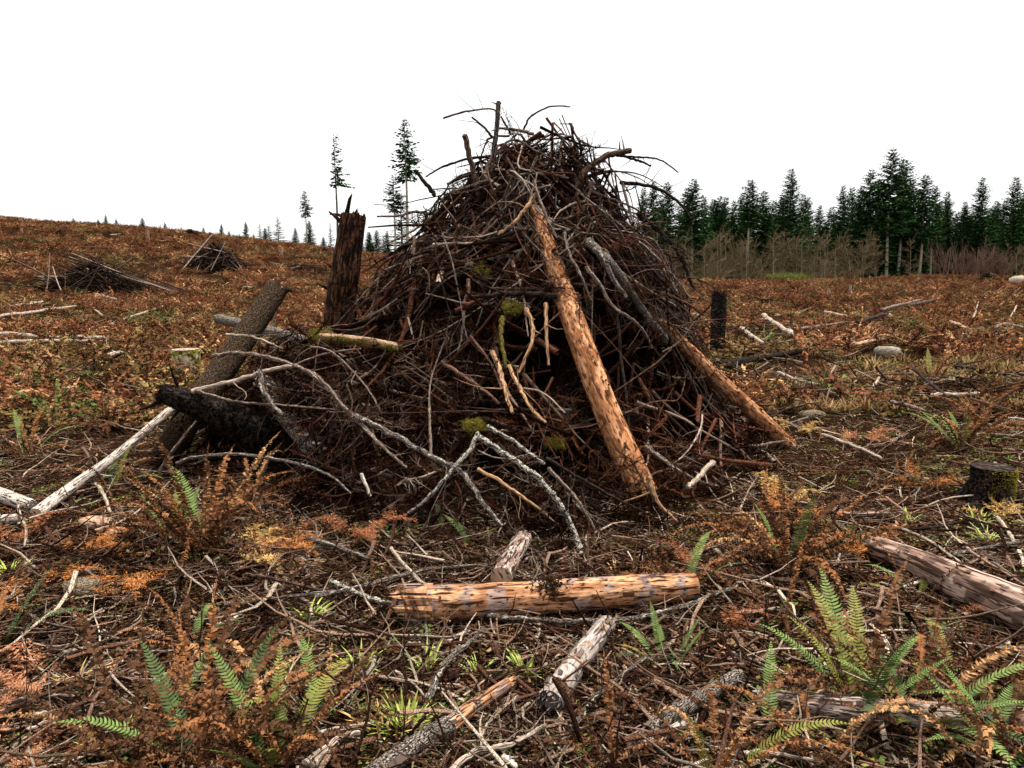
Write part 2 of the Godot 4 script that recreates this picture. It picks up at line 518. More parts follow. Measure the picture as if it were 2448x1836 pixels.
	for k in int(extra.get("fungus", 0)):
		var s := Buf.new()
		var i := int(n * (.52 + .08 * k))
		var p := cl[i] + Vector3(-.02 + .03 * k, rad[i] * .8, rad[i] * .7)
		for j in 10:
			var a0 := PI * j / 10.0
			var a1 := PI * (j + 1) / 10.0
			var r := .05 - .008 * k
			var q0 := p + Vector3(cos(a0) * r, .004 * sin(a0 * 5.0), sin(a0) * r * .8)
			var q1 := p + Vector3(cos(a1) * r, .004 * sin(a1 * 5.0), sin(a1) * r * .8)
			s.tri(p + Vector3(0, .018, 0), q1, q0, Color.WHITE)
			s.tri(p - Vector3(0, .012, 0), q0, q1, Color(.8, .75, .7))
		part("bracket_fungus", s.mesh(), flat("fungus", lin(.66, .63, .5)), root)

func make_stump(called: String, label: String, category: String, group: String, at: Vector3, r: float, h: float, mat: String, kind: String) -> void:
	rng.seed = hash(label)
	var root := thing(called, label, category, group, "", at)
	clear_round(at, r + .35)
	var b := Buf.new()
	var pts := PackedVector3Array()
	var rad := PackedFloat32Array()
	var n := 12
	for i in n + 1:
		var t := float(i) / n
		pts.append(Vector3(.02 * sin(t * 3.0) * r, lerpf(-.12, h, t), 0))
		rad.append(r * (1.0 + (.5 if kind == "flare" else .12 if kind == "plain" else .05) * pow(1.0 - t, 3.0)))
	b.tube(pts, rad, 22, Color.WHITE, .3, bumps)
	part("trunk", b.mesh(), M[mat], root)
	var s := Buf.new()
	if kind == "post":
		cap(s, pts[n] - Vector3(0, r * .3, 0), Vector3.UP, r * .9, 14, .1)
		splinters(s, pts[n], Vector3.UP, r, 36, r * 1.0)
		part("broken_end", s.mesh(), M[mat], root)
	else:
		cap(s, pts[n], Vector3.UP, r * 1.02, 22, .05)
		part("cut_top", s.mesh(), M["dark" if kind == "flare" else "pale" if mat == "mossy" else mat], root)
	if kind == "flare":
		for a in [2.6, 3.6, .3, 5.3, 1.5]:
			var d := Vector3(cos(a), 0, sin(a))
			var w := Buf.new()
			w.tube(curve([d * r * .7 + Vector3(0, h * .5, 0), d * r * 1.15 + Vector3(0, h * .12, 0), d * r * 1.8 + Vector3(0, -.03, 0)], 8), PackedFloat32Array([.05, .055, .055, .05, .048, .045, .04, .035, .03]), 9, Color.WHITE, .4, bumps)
			part("root", w.mesh(), M[mat], root)
	if mat == "mossy" or kind == "flare":
		var g := Buf.new()
		for k in 900:
			var a := rng.randfn(1.2, .7)
			var y := rng.randf_range(.15, 1.0) * h
			var p := Vector3(cos(a), 0, sin(a)) * r * 1.04 + Vector3(0, y, 0)
			if bumps.get_noise_3d(p.x * 5.0, p.y * 4.0, p.z * 5.0) < (.05 if mat == "mossy" else .12): continue
			twiglet(g, p, (Vector3(cos(a), .2, sin(a)) + rv() * .6).normalized(), rng.randf_range(.008, .02), .003, 1, 3, 0.0, tone(.6, 1.5))
		if g.v.size() > 0: part("moss", g.mesh(), M["moss"], root, true)

func clear_round(at: Vector3, r: float) -> void:
	if at.z < -6.0 and at.z > -70.0: clearings.append(Vector3(at.x, at.z + r * .8, r * .6))

func make_rock(label: String, group: String, at: Vector3, w: float, h: float, mat: String, sd: int) -> void:
	rng.seed = sd
	var wooden: bool = mat in ["bleach", "pinkwood", "wood2"]
	var b := Buf.new()
	var rows := 9
	var cols := 14
	var sq := rng.randf_range(.55, .75)
	for i in rows + 1:
		var ph := -PI / 2 + PI * i / rows
		for j in cols + 1:
			var th := TAU * float(j % cols) / cols
			var q := Vector3(signf(cos(th)) * pow(absf(cos(th)), sq) * pow(maxf(0.0, cos(ph)), sq), signf(sin(ph)) * pow(absf(sin(ph)), sq), signf(sin(th)) * pow(absf(sin(th)), sq) * pow(maxf(0.0, cos(ph)), sq))
			var k := 1.0 + .35 * bumps.get_noise_3d(q.x * 2.0 + sd * 9.0, q.y * 2.0, q.z * 2.0)
			b.v.append(Vector3(q.x * w * .5, q.y * h * .62, q.z * w * .38) * k)
			b.n.append(q.normalized()); b.c.append(Color.WHITE); b.uv.append(Vector2(float(j) / cols, float(i) / rows * .4))
	var wd := cols + 1
	for i in rows:
		for j in cols:
			var a := i * wd + j
			b.ix.append_array([a, a + 1, a + wd, a + wd, a + 1, a + wd + 1])
	var o := part("wood_chunk" if wooden else "rock", b.mesh(), M[mat], self)
	clear_round(at, w * .5 + .2)
	o.position = at + Vector3(0, h * .38, 0)
	o.rotation = Vector3(rng.randf_range(-.1, .1), rng.randf_range(-.4, .4), rng.randf_range(-.12, .12))
	tag(o, label, "wood" if wooden else "rock", group)

# ------------------------------------------------------------------ ferns and grass
# a sword fern frond that rises from the origin and bows towards +z; dead ones have shrivelled, curled leaflets
func frond_buf(sd: int, pairs: int, wide: float, arch: float, dead: float, rach := 10) -> Buf:
	rng.seed = sd
	var b := Buf.new()
	var pts := PackedVector3Array()
	var rad := PackedFloat32Array()
	var ang := .12
	var p := Vector3.ZERO
	var sway := rng.randf_range(-.25, .25)
	for i in rach + 1:
		var t := float(i) / rach
		pts.append(p)
		rad.append(lerpf(.0048, .0012, t))
		ang += arch / rach * (.35 + 1.5 * t)
		p += Vector3(sway * t * .12, cos(ang), sin(ang)) / rach
	b.tube(pts, rad, 3, Color(.75, .6, .45))
	for k in pairs:
		var t := .1 + .89 * float(k) / pairs
		var i := mini(int(t * rach), rach - 1)
		var q := pts[i].lerp(pts[i + 1], t * rach - i)
		var tn := (pts[i + 1] - pts[i]).normalized()
		var nn := tn.cross(Vector3.RIGHT).normalized()
		var l := wide * (pow(sin(PI * (.16 + .8 * t)), .7)) * (1.0 if t < .8 else lerpf(1.0, .25, (t - .8) / .2))
		var step := .9 / pairs
		for s: float in [-1.0, 1.0]:
			if dead > .5 and rng.randf() < .08: continue
			var ll := l * rng.randf_range(.85, 1.1) * (1.0 - .3 * dead)
			var d := (Vector3.RIGHT * s * cos(.3) + tn * sin(.3) + nn * rng.randf_range(-.1, .1 + .5 * dead)).normalized()
			var roll := rng.randf_range(-.2, .2) + dead * rng.randf_range(-1.0, 1.0)
			var w := (tn * cos(roll) + nn * sin(roll)) * step * lerpf(.33, .46, dead)
			var curl := dead * rng.randf_range(.8, 2.4) * (1.0 if rng.randf() < .8 else -1.0)
			var d2 := d.rotated(tn, -s * curl * .6)
			var d3 := d.rotated(tn, -s * curl * 1.3)
			var c := tone(.65, 1.3) if dead < .5 else tone(.3, 1.9)
			var a1 := q + d * ll * .35
			var a2 := a1 + d2 * ll * .35
			var a3 := a2 + d3 * ll * .3 + tn * step * .4
			b.quad(q - w * .8, a1 - w, a1 + w, q + w * .8, c)
			b.quad(a1 - w, a2 - w * .75, a2 + w * .75, a1 + w, c)
			b.tri(a2 - w * .75, a3, a2 + w * .75, c)
	return b

func frond(kind: String, k: int) -> ArrayMesh:
	var key := kind + str(k)
	if not fronds.has(key):
		match kind:
			"live": fronds[key] = frond_buf(500 + k, 36, .078, [.5, .8, 1.1, 1.4, .3][k], 0.0, 12).mesh()
			"dead": fronds[key] = frond_buf(600 + k, 46, .078, [.5, 1.0, 1.7, 2.4, 1.3, .8, 2.9][k], 1.0, 14).mesh()
			"bracken": fronds[key] = bracken_buf(700 + k).mesh()
	return fronds[key]

func fern(label: String, at: Vector3, size: float, count: int, green: float, spread: float, sd: int, yellow: float) -> void:
	var root := thing("fern", label, "fern", "", "", at)
	rng.seed = sd
	var turn := rng.randf() * TAU
	var todo := []
	for k in count:
		todo.append([rng.randf() < green, rng.randi_range(0, 4), rng.randi_range(0, 6), turn + TAU * k / count * 2.618 + rng.randf_range(-.3, .3), rng.randf_range(.1, .75) * spread, rng.randf_range(.65, 1.1), rng.randf()])
	for q in todo:
		var live: bool = q[0]
		var mat: String
		if live:
			mat = "olivegreen" if yellow > .5 or q[6] < .2 else "deepgreen" if q[6] < .45 else "green"
		else:
			mat = "ferntan" if q[6] < .12 else "fernrust" if q[6] < .4 else "ferndark" if q[6] > .62 else "fernbrown"
		var o := part("frond", frond("live" if live else "dead", q[1] if live else q[2]), M[mat], root)
		var b := Basis(Vector3.UP, q[3]) * Basis(Vector3.RIGHT, q[4])
		o.transform = Transform3D(b.scaled(Vector3.ONE * size * float(q[5]) * (.9 if live else 1.12)), Vector3(sin(q[3]) * .03, -.02, cos(q[3]) * .03))

# a dead bracken frond: thrice divided, lacy and drooping
func bracken_buf(sd: int) -> Buf:
	rng.seed = sd
	var b := Buf.new()
	var arch := rng.randf_range(1.2, 2.3)
	var pts := PackedVector3Array()
	var rad := PackedFloat32Array()
	var ang := .15
	var p := Vector3.ZERO
	for i in 13:
		pts.append(p); rad.append(lerpf(.005, .001, i / 12.0))
		ang += arch / 12.0 * (.4 + 1.2 * i / 12.0)
		p += Vector3(rng.randf_range(-.02, .02), cos(ang) / 12.0, sin(ang) / 12.0)
	b.tube(pts, rad, 3, Color(.8, .7, .6))
	for k in 11:
		var t := .28 + .7 * k / 11.0
		var i := mini(int(t * 12.0), 11)
		var q := pts[i].lerp(pts[i + 1], t * 12.0 - i)
		var tn := (pts[i + 1] - pts[i]).normalized()
		var l := .36 * (1.05 - t) + .03
		for s: float in [-1.0, 1.0]:
			var d := (Vector3.RIGHT * s + tn * .45 + rv() * .3).normalized()
			var line := twiglet(b, q, d, l, .0018, 4, 3, .9, Color(.8, .7, .6))
			var steps := 9
			for m in steps:
				var u := (m + .6) / steps * 4.0
				var j := mini(int(u), 3)
				var e := line[j].lerp(line[j + 1], u - j)
				var g := (line[j + 1] - line[j]).normalized()
				var ll := l * .3 * (1.05 - float(m) / steps) + .006
				for s2: float in [-1.0, 1.0]:
					var x := (g.cross(Vector3.UP).normalized() * s2 + g * .5 + rv() * .55 + Vector3.DOWN * .25).normalized()
					var w := x.cross(rv()).normalized() * ll * .12
					var c := tone(.65, 1.35)
					b.quad(e - w * .4, e + x * ll * .5 - w, e + x * ll * .5 + w, e + w * .4, c)
					b.tri(e + x * ll * .5 - w, e + x * ll + rv() * ll * .2, e + x * ll * .5 + w, c)
	return b

func bracken(label: String, at: Vector3, size: float, count: int, mat: String, sd: int) -> void:
	var root := thing("dead_bracken", label, "bracken", "", "", at)
	rng.seed = sd
	var todo := []
	for k in count:
		todo.append([rng.randi_range(0, 4), rng.randf() * TAU, rng.randf_range(.0, .7), rng.randf_range(.7, 1.15)])
	for q in todo:
		var o := part("frond", frond("bracken", q[0]), M[mat], root)
		o.transform = Transform3D((Basis(Vector3.UP, q[1]) * Basis(Vector3.RIGHT, q[2])).scaled(Vector3.ONE * size * float(q[3])), Vector3(sin(q[1]) * .04, -.02, cos(q[1]) * .04))

func tuft_buf(sd: int, count: int, size: float, stiff: float) -> Buf:
	rng.seed = sd
	var b := Buf.new()
	for k in count:
		var a := rng.randf() * TAU
		var out := Vector3(cos(a), 0, sin(a))
		var p := out * rng.randf_range(0, .35) * size + Vector3(0, -.01, 0)
		var d := (Vector3.UP * stiff + out * rng.randf_range(.1, 1.0)).normalized()
		var l := size * rng.randf_range(.5, 1.15)
		var w := out.cross(Vector3.UP) * size * rng.randf_range(.04, .075)
		var c := tone(.65, 1.3)
		var tilt := rng.randf_range(.3, .9)
		for s in 4:
			var e := p + d * l / 4.0
			var w2 := w * (.85 if s < 2 else .6) if s < 3 else w * .1
			b.quad(p - w, e - w2, e + w2, p + w, c)
			p = e; w = w2
			d = (d + (out * .5 + Vector3.DOWN * .5) * tilt * .5).normalized()
	return b

func tuft(label: String, at: Vector3, size: float, count: int, mat: String, sd: int) -> void:
	var o: MeshInstance3D
	if mat == "shrubgreen":
		rng.seed = sd
		var b := Buf.new()
		for k in 2600:
			var q := rv() * Vector3(4.2, 1.0, 1.6) * sqrt(rng.randf())
			if bumps.get_noise_3d(q.x * 3.0, q.y * 6.0, q.z * 3.0) < -.15: continue
			twiglet(b, q + Vector3(0, .6, 0), (Vector3.UP + rv()).normalized(), rng.randf_range(.15, .4), .035, 1, 3, 0.0, tone(.6, 1.5))
		o = part("low_shrub", b.mesh(), M[mat], self)
	else:
		o = part("grass_tuft", tuft_buf(sd, count, size, 1.6 if mat == "dry" else 1.0).mesh(), M[mat], self)
	o.position = at
	tag(o, label, "shrub" if mat == "shrubgreen" else "grass")

# ------------------------------------------------------------------ trees (drawn 20 m tall, then sized)
func make_conifer(kind: String, k: int) -> Node3D:
	rng.seed = hash(kind) + k * 31
	var root := Node3D.new()
	var base: float = {"tall": .36, "full": .06, "bushy": .1, "pole": .56, "flag": .6, "lone": .61, "sparse": .15}[kind]
	var wide: float = {"tall": 3.7, "full": 4.0, "bushy": 3.8, "pole": 2.6, "flag": 2.2, "lone": 2.5, "sparse": 3.8}[kind]
	var dense: float = {"sparse": .6, "flag": .8, "lone": .95}.get(kind, 1.5)
	var th := 20.0
	var tb := Buf.new()
	var tp := PackedVector3Array(); var tr := PackedFloat32Array()
	for i in 11:
		var t := i / 10.0
		tp.append(Vector3(.1 * sin(t * 5.0 + k), th * t, .08 * sin(t * 4.0)))
		tr.append(lerpf(.24, .02, t))
	tb.tube(tp, tr, 7, Color.WHITE)
	var cb := Buf.new()
	var y := th * base
	while y < th - .1:
		var t := (y - th * base) / (th * (1.0 - base))
		var reach := wide * pow(1.0 - t, .62) * rng.randf_range(.8, 1.12) + .1
		if kind in ["tall", "pole", "lone"] and t < .2: reach *= .5 + t * 2.5
		var count := int(rng.randf_range(5.0, 8.0) * dense)
		for m in count:
			var a := rng.randf() * TAU
			var side := Vector3(cos(a), 0, sin(a))
			var l := reach * rng.randf_range(.6, 1.1)
			if kind == "flag":
				l *= lerpf(.35, 1.25, clampf(.5 + .6 * cos(a), 0, 1)) * (1.0 if t < .75 else .8)
			if l < .1: continue
			var drop := lerpf(-.28, .55, t) + rng.randf_range(-.15, .15)
			var d := (side + Vector3.UP * drop).normalized()
			var p := Vector3(0, y + rng.randf_range(-.2, .2), 0)
			if l > .7: twiglet(cb, p, d, l * .9, .025, 2, 3, .15, Color(1.2, .8, .6))
			var steps := maxi(2, int(l / .24))
			for s in steps:
				var u := (s + rng.randf_range(.3, 1.0)) / steps
				var q := p + d * l * u + Vector3(0, .1 * u * u * l, 0)
				var sz := rng.randf_range(.38, .76) * (1.15 - .5 * u) * (1.0 - .55 * t)
				var f := (d * .8 + side.cross(Vector3.UP) * rng.randf_range(-1.0, 1.0) + Vector3.DOWN * rng.randf_range(.0, .7)).normalized()
				var w := f.cross(rv()).normalized() * sz * .3
				var c := tone(.55, 1.5)
				cb.quad(q - w * .5, q + f * sz * .5 - w, q + f * sz * .5 + w, q + w * .5, c)
				cb.tri(q + f * sz * .5 - w, q + f * sz * 1.15, q + f * sz * .5 + w, c)
		y += lerpf(.34, .2, t) / (1.0 if dense > .9 else .8)
	if kind in ["tall", "pole", "lone", "flag"]:
		for m in 26:
			var a := rng.randf() * TAU
			twiglet(cb, Vector3(0, th * rng.randf_range(base * .35, base), 0), Vector3(cos(a), rng.randf_range(-.4, .1), sin(a)).normalized(), rng.randf_range(.3, 1.1), .02, 2, 3, .3, Color(2.2, 1.6, 1.2))
	part("trunk", tb.mesh(), M["trunkpale" if kind in ["tall", "pole", "lone"] else "trunkdark"], root)
	part("crown", cb.mesh(), M["needles"], root)
	return root

func conifer(label: String, group: String, x: float, y: float, z: float, h: float, kind: String) -> void:
	var r := RandomNumberGenerator.new()
	r.seed = hash(label + str(x))
	var variants: int = {"full": 4, "tall": 3, "bushy": 3, "sparse": 2}.get(kind, 1)
	var k := r.randi_range(0, variants - 1)
	var key := kind + str(k)
	if not protos.has(key): protos[key] = make_conifer(kind, k)
	var o: Node3D = protos[key].duplicate()
	o.name = numbered("conifer")
	var s := h / 20.0
	var w := s * r.randf_range(1.0, 1.6)
	if z < -160.0 and kind in ["full", "sparse"] and x < 0.0: w *= 1.15
	o.transform = Transform3D(Basis(Vector3.UP, 0.0 if kind == "flag" else r.randf() * TAU).scaled(Vector3(w, s, w)), Vector3(x, y, z))
	add_child(o, true)
	tag(o, label, "conifer", group)

func limb(b: Buf, p: Vector3, d: Vector3, l: float, r: float, level: int, spread: float) -> void:
	var line := twiglet(b, p, d, l, r, 4 if level < 2 else 2, 5 if level == 0 else 3, .35, tone(.8, 1.2))
	if level >= 3: return
	var kids: int = [15, 8, 6][level]
	for k in kids:
		var t := rng.randf_range(.25 if level == 0 else .1, 1.0)
		var u := t * (line.size() - 1)
		var i := mini(int(u), line.size() - 2)
		var q := line[i].lerp(line[i + 1], u - i)
		var g := (line[i + 1] - line[i]).normalized()
		var dir := (g * .9 + rv() * spread + Vector3.UP * .35).normalized()
		limb(b, q, dir, l * rng.randf_range(.28, .46) * (1.15 - .5 * t), maxf(.02, r * .36), level + 1, spread)

func alder(label: String, x: float, y: float, z: float, h: float, kind: String) -> void:
	var r := RandomNumberGenerator.new()
	r.seed = hash(label)
	var k := r.randi_range(0, 3)
	var red := label.contains("redd")
	var key := "alder" + kind + str(k) + ("red" if red else "")
	if not protos.has(key):
		rng.seed = hash(key)
		var root := Node3D.new()
		var tb := Buf.new()
		var cb := Buf.new()
		if kind == "tree":
			for s in 1 + k % 2:
				var lean := Vector3(rng.randf_range(-.22, .22), 1, rng.randf_range(-.2, .2)).normalized()
				var line := twiglet(tb, Vector3(s * .5, 0, 0), lean, 9.0 - s * 1.5, .085, 6, 6, .2, Color.WHITE)
				for m in 30:
					var t := rng.randf_range(.08, 1.0)
					var u := t * 6.0
					var i := mini(int(u), 5)
					limb(cb, line[i].lerp(line[i + 1], u - i), (Vector3.UP * .8 + rv() * 1.0).normalized(), rng.randf_range(1.8, 3.6) * (1.2 - .6 * t), .04, 1, .6)
		else:
			for m in 18:
				limb(cb, Vector3(rng.randfn(0, 1.6), -.2, rng.randfn(0, 1.0)), (Vector3.UP * 1.3 + rv() * .8).normalized(), rng.randf_range(4.0, 7.5), .05, 1, .5)
			tb.tube(PackedVector3Array([Vector3.ZERO, Vector3(.2, 3, 0), Vector3(.3, 6, 0)]), PackedFloat32Array([.07, .05, .02]), 5, Color.WHITE)
		part("trunk", tb.mesh(), M["barewood"], root)
		part("crown", cb.mesh(), M["redtwig" if red else "baretwig"], root)
		protos[key] = root
	var o: Node3D = protos[key].duplicate()
	o.name = numbered("bare_tree" if kind == "tree" else "bare_bush")
	var s := h / (10.0 if kind == "tree" else 8.0)
	o.transform = Transform3D(Basis(Vector3.UP, r.randf() * TAU).scaled(Vector3(s, s, s) if kind == "tree" else Vector3(1.0, s, 1.0)), Vector3(x, y, z))
	add_child(o, true)
	tag(o, label, "bare tree" if kind == "tree" else "bush", "bare trees along the forest edge" if kind == "tree" else "bare bushes along the forest edge")

# ------------------------------------------------------------------ brush heaps far off
func far_heap(label: String, at: Vector3, w: float, h: float, sd: int, poles: int) -> void:
	rng.seed = sd
	var root := thing("brush_heap", label, "brush heap", "brush heaps far out on the cutover", "", at)
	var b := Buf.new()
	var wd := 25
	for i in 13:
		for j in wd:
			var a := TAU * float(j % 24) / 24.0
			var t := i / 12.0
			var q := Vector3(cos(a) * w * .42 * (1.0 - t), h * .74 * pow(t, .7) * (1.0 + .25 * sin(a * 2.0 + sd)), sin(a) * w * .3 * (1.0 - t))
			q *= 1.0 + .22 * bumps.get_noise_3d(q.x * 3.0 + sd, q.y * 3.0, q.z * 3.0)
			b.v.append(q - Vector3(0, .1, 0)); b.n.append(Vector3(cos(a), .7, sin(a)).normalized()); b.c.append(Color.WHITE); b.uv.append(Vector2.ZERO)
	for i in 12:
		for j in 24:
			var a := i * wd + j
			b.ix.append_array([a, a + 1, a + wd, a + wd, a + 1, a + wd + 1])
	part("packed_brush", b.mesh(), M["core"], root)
	var tw := Buf.new()
	for k in 40 * poles:
		var a := rng.randf() * TAU
		var t := pow(rng.randf(), .8)
		var p := Vector3(cos(a) * w * .44 * (1.0 - t), h * .78 * pow(t, .7), sin(a) * w * .32 * (1.0 - t))
		var tc := tone(.5, 1.5)
		var shade := Color(.04, .026, .02) if rng.randf() < .8 else Color(.13, .09, .075)
		twiglet(tw, p, (Vector3(cos(a), -.4, sin(a)) + rv() * .9).normalized(), rng.randf_range(.05, .16) * w * .8, w * .0036, 2, 3, .5, shade * tc)
	part("twigs", tw.mesh(), M["twig"], root, true)
	for k in poles:
		var pb := Buf.new()
		var a := rng.randf() * TAU
		if poles > 40 and k < 26: a = rng.randf_range(.2, 2.94)
		var foot := Vector3(cos(a) * w * .5 * rng.randf_range(.8, 1.05), -.05, sin(a) * w * .38)
		var head := Vector3(rng.randf_range(-.34, .34) * w, h * rng.randf_range(.35, 1.05), rng.randf_range(-.1, .25) * w)
		if k % 2 == 1:
			var aa := rng.randf() * TAU
			var c := Vector3(rng.randf_range(-.32, .32) * w, h * rng.randf_range(.15, .8), w * rng.randf_range(.0, .28))
			var dd := Vector3(cos(aa), rng.randf_range(-.45, .45), sin(aa) * .5) * w * rng.randf_range(.12, .32)
			foot = c - dd; head = c + dd
		if sd == 11 and k < 8:
			foot = Vector3(w * rng.randf_range(.55, .95), .1, rng.randf_range(0, 2)); head = Vector3(-w * rng.randf_range(.1, .35), h * rng.randf_range(.8, 1.12), rng.randf_range(-.5, .8))
		if sd == 12 and k == 0:
			foot = Vector3(-w * .3, 0, w * .36); head = Vector3(w * .02, h * 1.22, w * .05)
		var r := w * rng.randf_range(.003, .007) * (1.5 if sd == 12 and k == 0 else 1.0)
		pb.tube(curve([foot, foot.lerp(head, .5) + rv() * w * .015, head], 6), PackedFloat32Array([r, r, r * .95, r * .9, r * .85, r * .8, r * .6]), 6, Color.WHITE)
		cap(pb, head, (head - foot).normalized(), r * .6, 6)
		part("pole", pb.mesh(), M[["grey", "dark", "pale", "brown", "dark"][k % 5] if not (sd == 12 and k == 0) else "pale"], root)

# ------------------------------------------------------------------ the place
func make_ground() -> void:
	var b := Buf.new()
	var rows := PackedFloat32Array()
	var d := -35.0
	while d < 430.0:
		rows.append(d)
		d += 3.0 if d < -4.0 else .4 if d < 1.0 else .07 if d < 6.0 else maxf(.07, (d - 4.0) * .019)
	var cols := 280
	for i in rows.size():
		var half := 14.0 + 1.15 * maxf(0.0, rows[i]) + (30.0 if rows[i] < 0.0 else 0.0)
		for j in cols + 1:
			var u := 2.0 * j / cols - 1.0
			var x := half * (u * .55 + .45 * u * u * u)
			var z := -rows[i]
			var y := earth(x, z)
			b.v.append(Vector3(x, y, z))
			var e := .06
			b.n.append(Vector3(earth(x - e, z) - earth(x + e, z), 2.0 * e, earth(x, z - e) - earth(x, z + e)).normalized())
			b.uv.append(Vector2(x, z))
			var p := patches.get_noise_2d(x * 3.0, z * 3.0)
			var c := Color(.95, .85, .75).lerp(Color(1.25, 1.0, .8), clampf(p * 2.0, 0, 1)).lerp(Color(.8, .9, .5), clampf(-p * 2.0 - .2, 0, 1))
			b.c.append(c)
	var w := cols + 1
	for i in rows.size() - 1:
		for j in cols:
			var a := i * w + j
			b.ix.append_array([a, a + w, a + 1, a + w, a + w + 1, a + 1])
	var n1 := noise_bytes(301, .02, 512, 512, 512)
	var n2 := noise_bytes(302, .09, 512, 512, 512)
	var px := PackedByteArray(); px.resize(512 * 512 * 3)
	for i in 512 * 512:
		var s := smoothstep(.2, .8, n1[i] / 255.0)
		var f := n2[i] / 255.0
		var col := lin(.007, .0045, .003).lerp(lin(.022, .0135, .009), s).lerp(lin(.09, .052, .03), smoothstep(.62, .8, f)).lerp(lin(.008, .005, .004), smoothstep(.42, .26, f))
		px[i * 3] = int(col.r * 255.0); px[i * 3 + 1] = int(col.g * 255.0); px[i * 3 + 2] = int(col.b * 255.0)
	var m := M["soil"] as StandardMaterial3D
	m.albedo_texture = ImageTexture.create_from_image(Image.create_from_data(512, 512, false, Image.FORMAT_RGB8, px))
	m.heightmap_enabled = true
	m.heightmap_texture = ImageTexture.create_from_image(Image.create_from_data(512, 512, false, Image.FORMAT_L8, n2))
	m.heightmap_scale = 1.2
	m.uv1_scale = Vector3(.7, .7, 1)
	var o := part("ground", b.mesh(), m, self)
	tag(o, "dark brown littered soil of the cutover rising to a hill on the left", "ground", "", "structure")

func twig_color() -> Color:
	var r := rng.randf()
	var t := rng.randf_range(.6, 1.5)
	if r < .5: return Color(.022, .0105, .007) * t
	if r < .78: return Color(.1, .041, .026) * t
	if r < .94: return Color(.15, .1, .078) * t
	return Color(.36, .28, .225) * t

func litter_color() -> Color:
	var r := rng.randf()
	var t := rng.randf_range(.6, 1.5)
	if r < .36: return Color(.03, .0145, .01) * t
	if r < .62: return Color(.12, .06, .04) * t
	if r < .85: return Color(.27, .175, .128) * t
	return Color(.52, .42, .34) * t

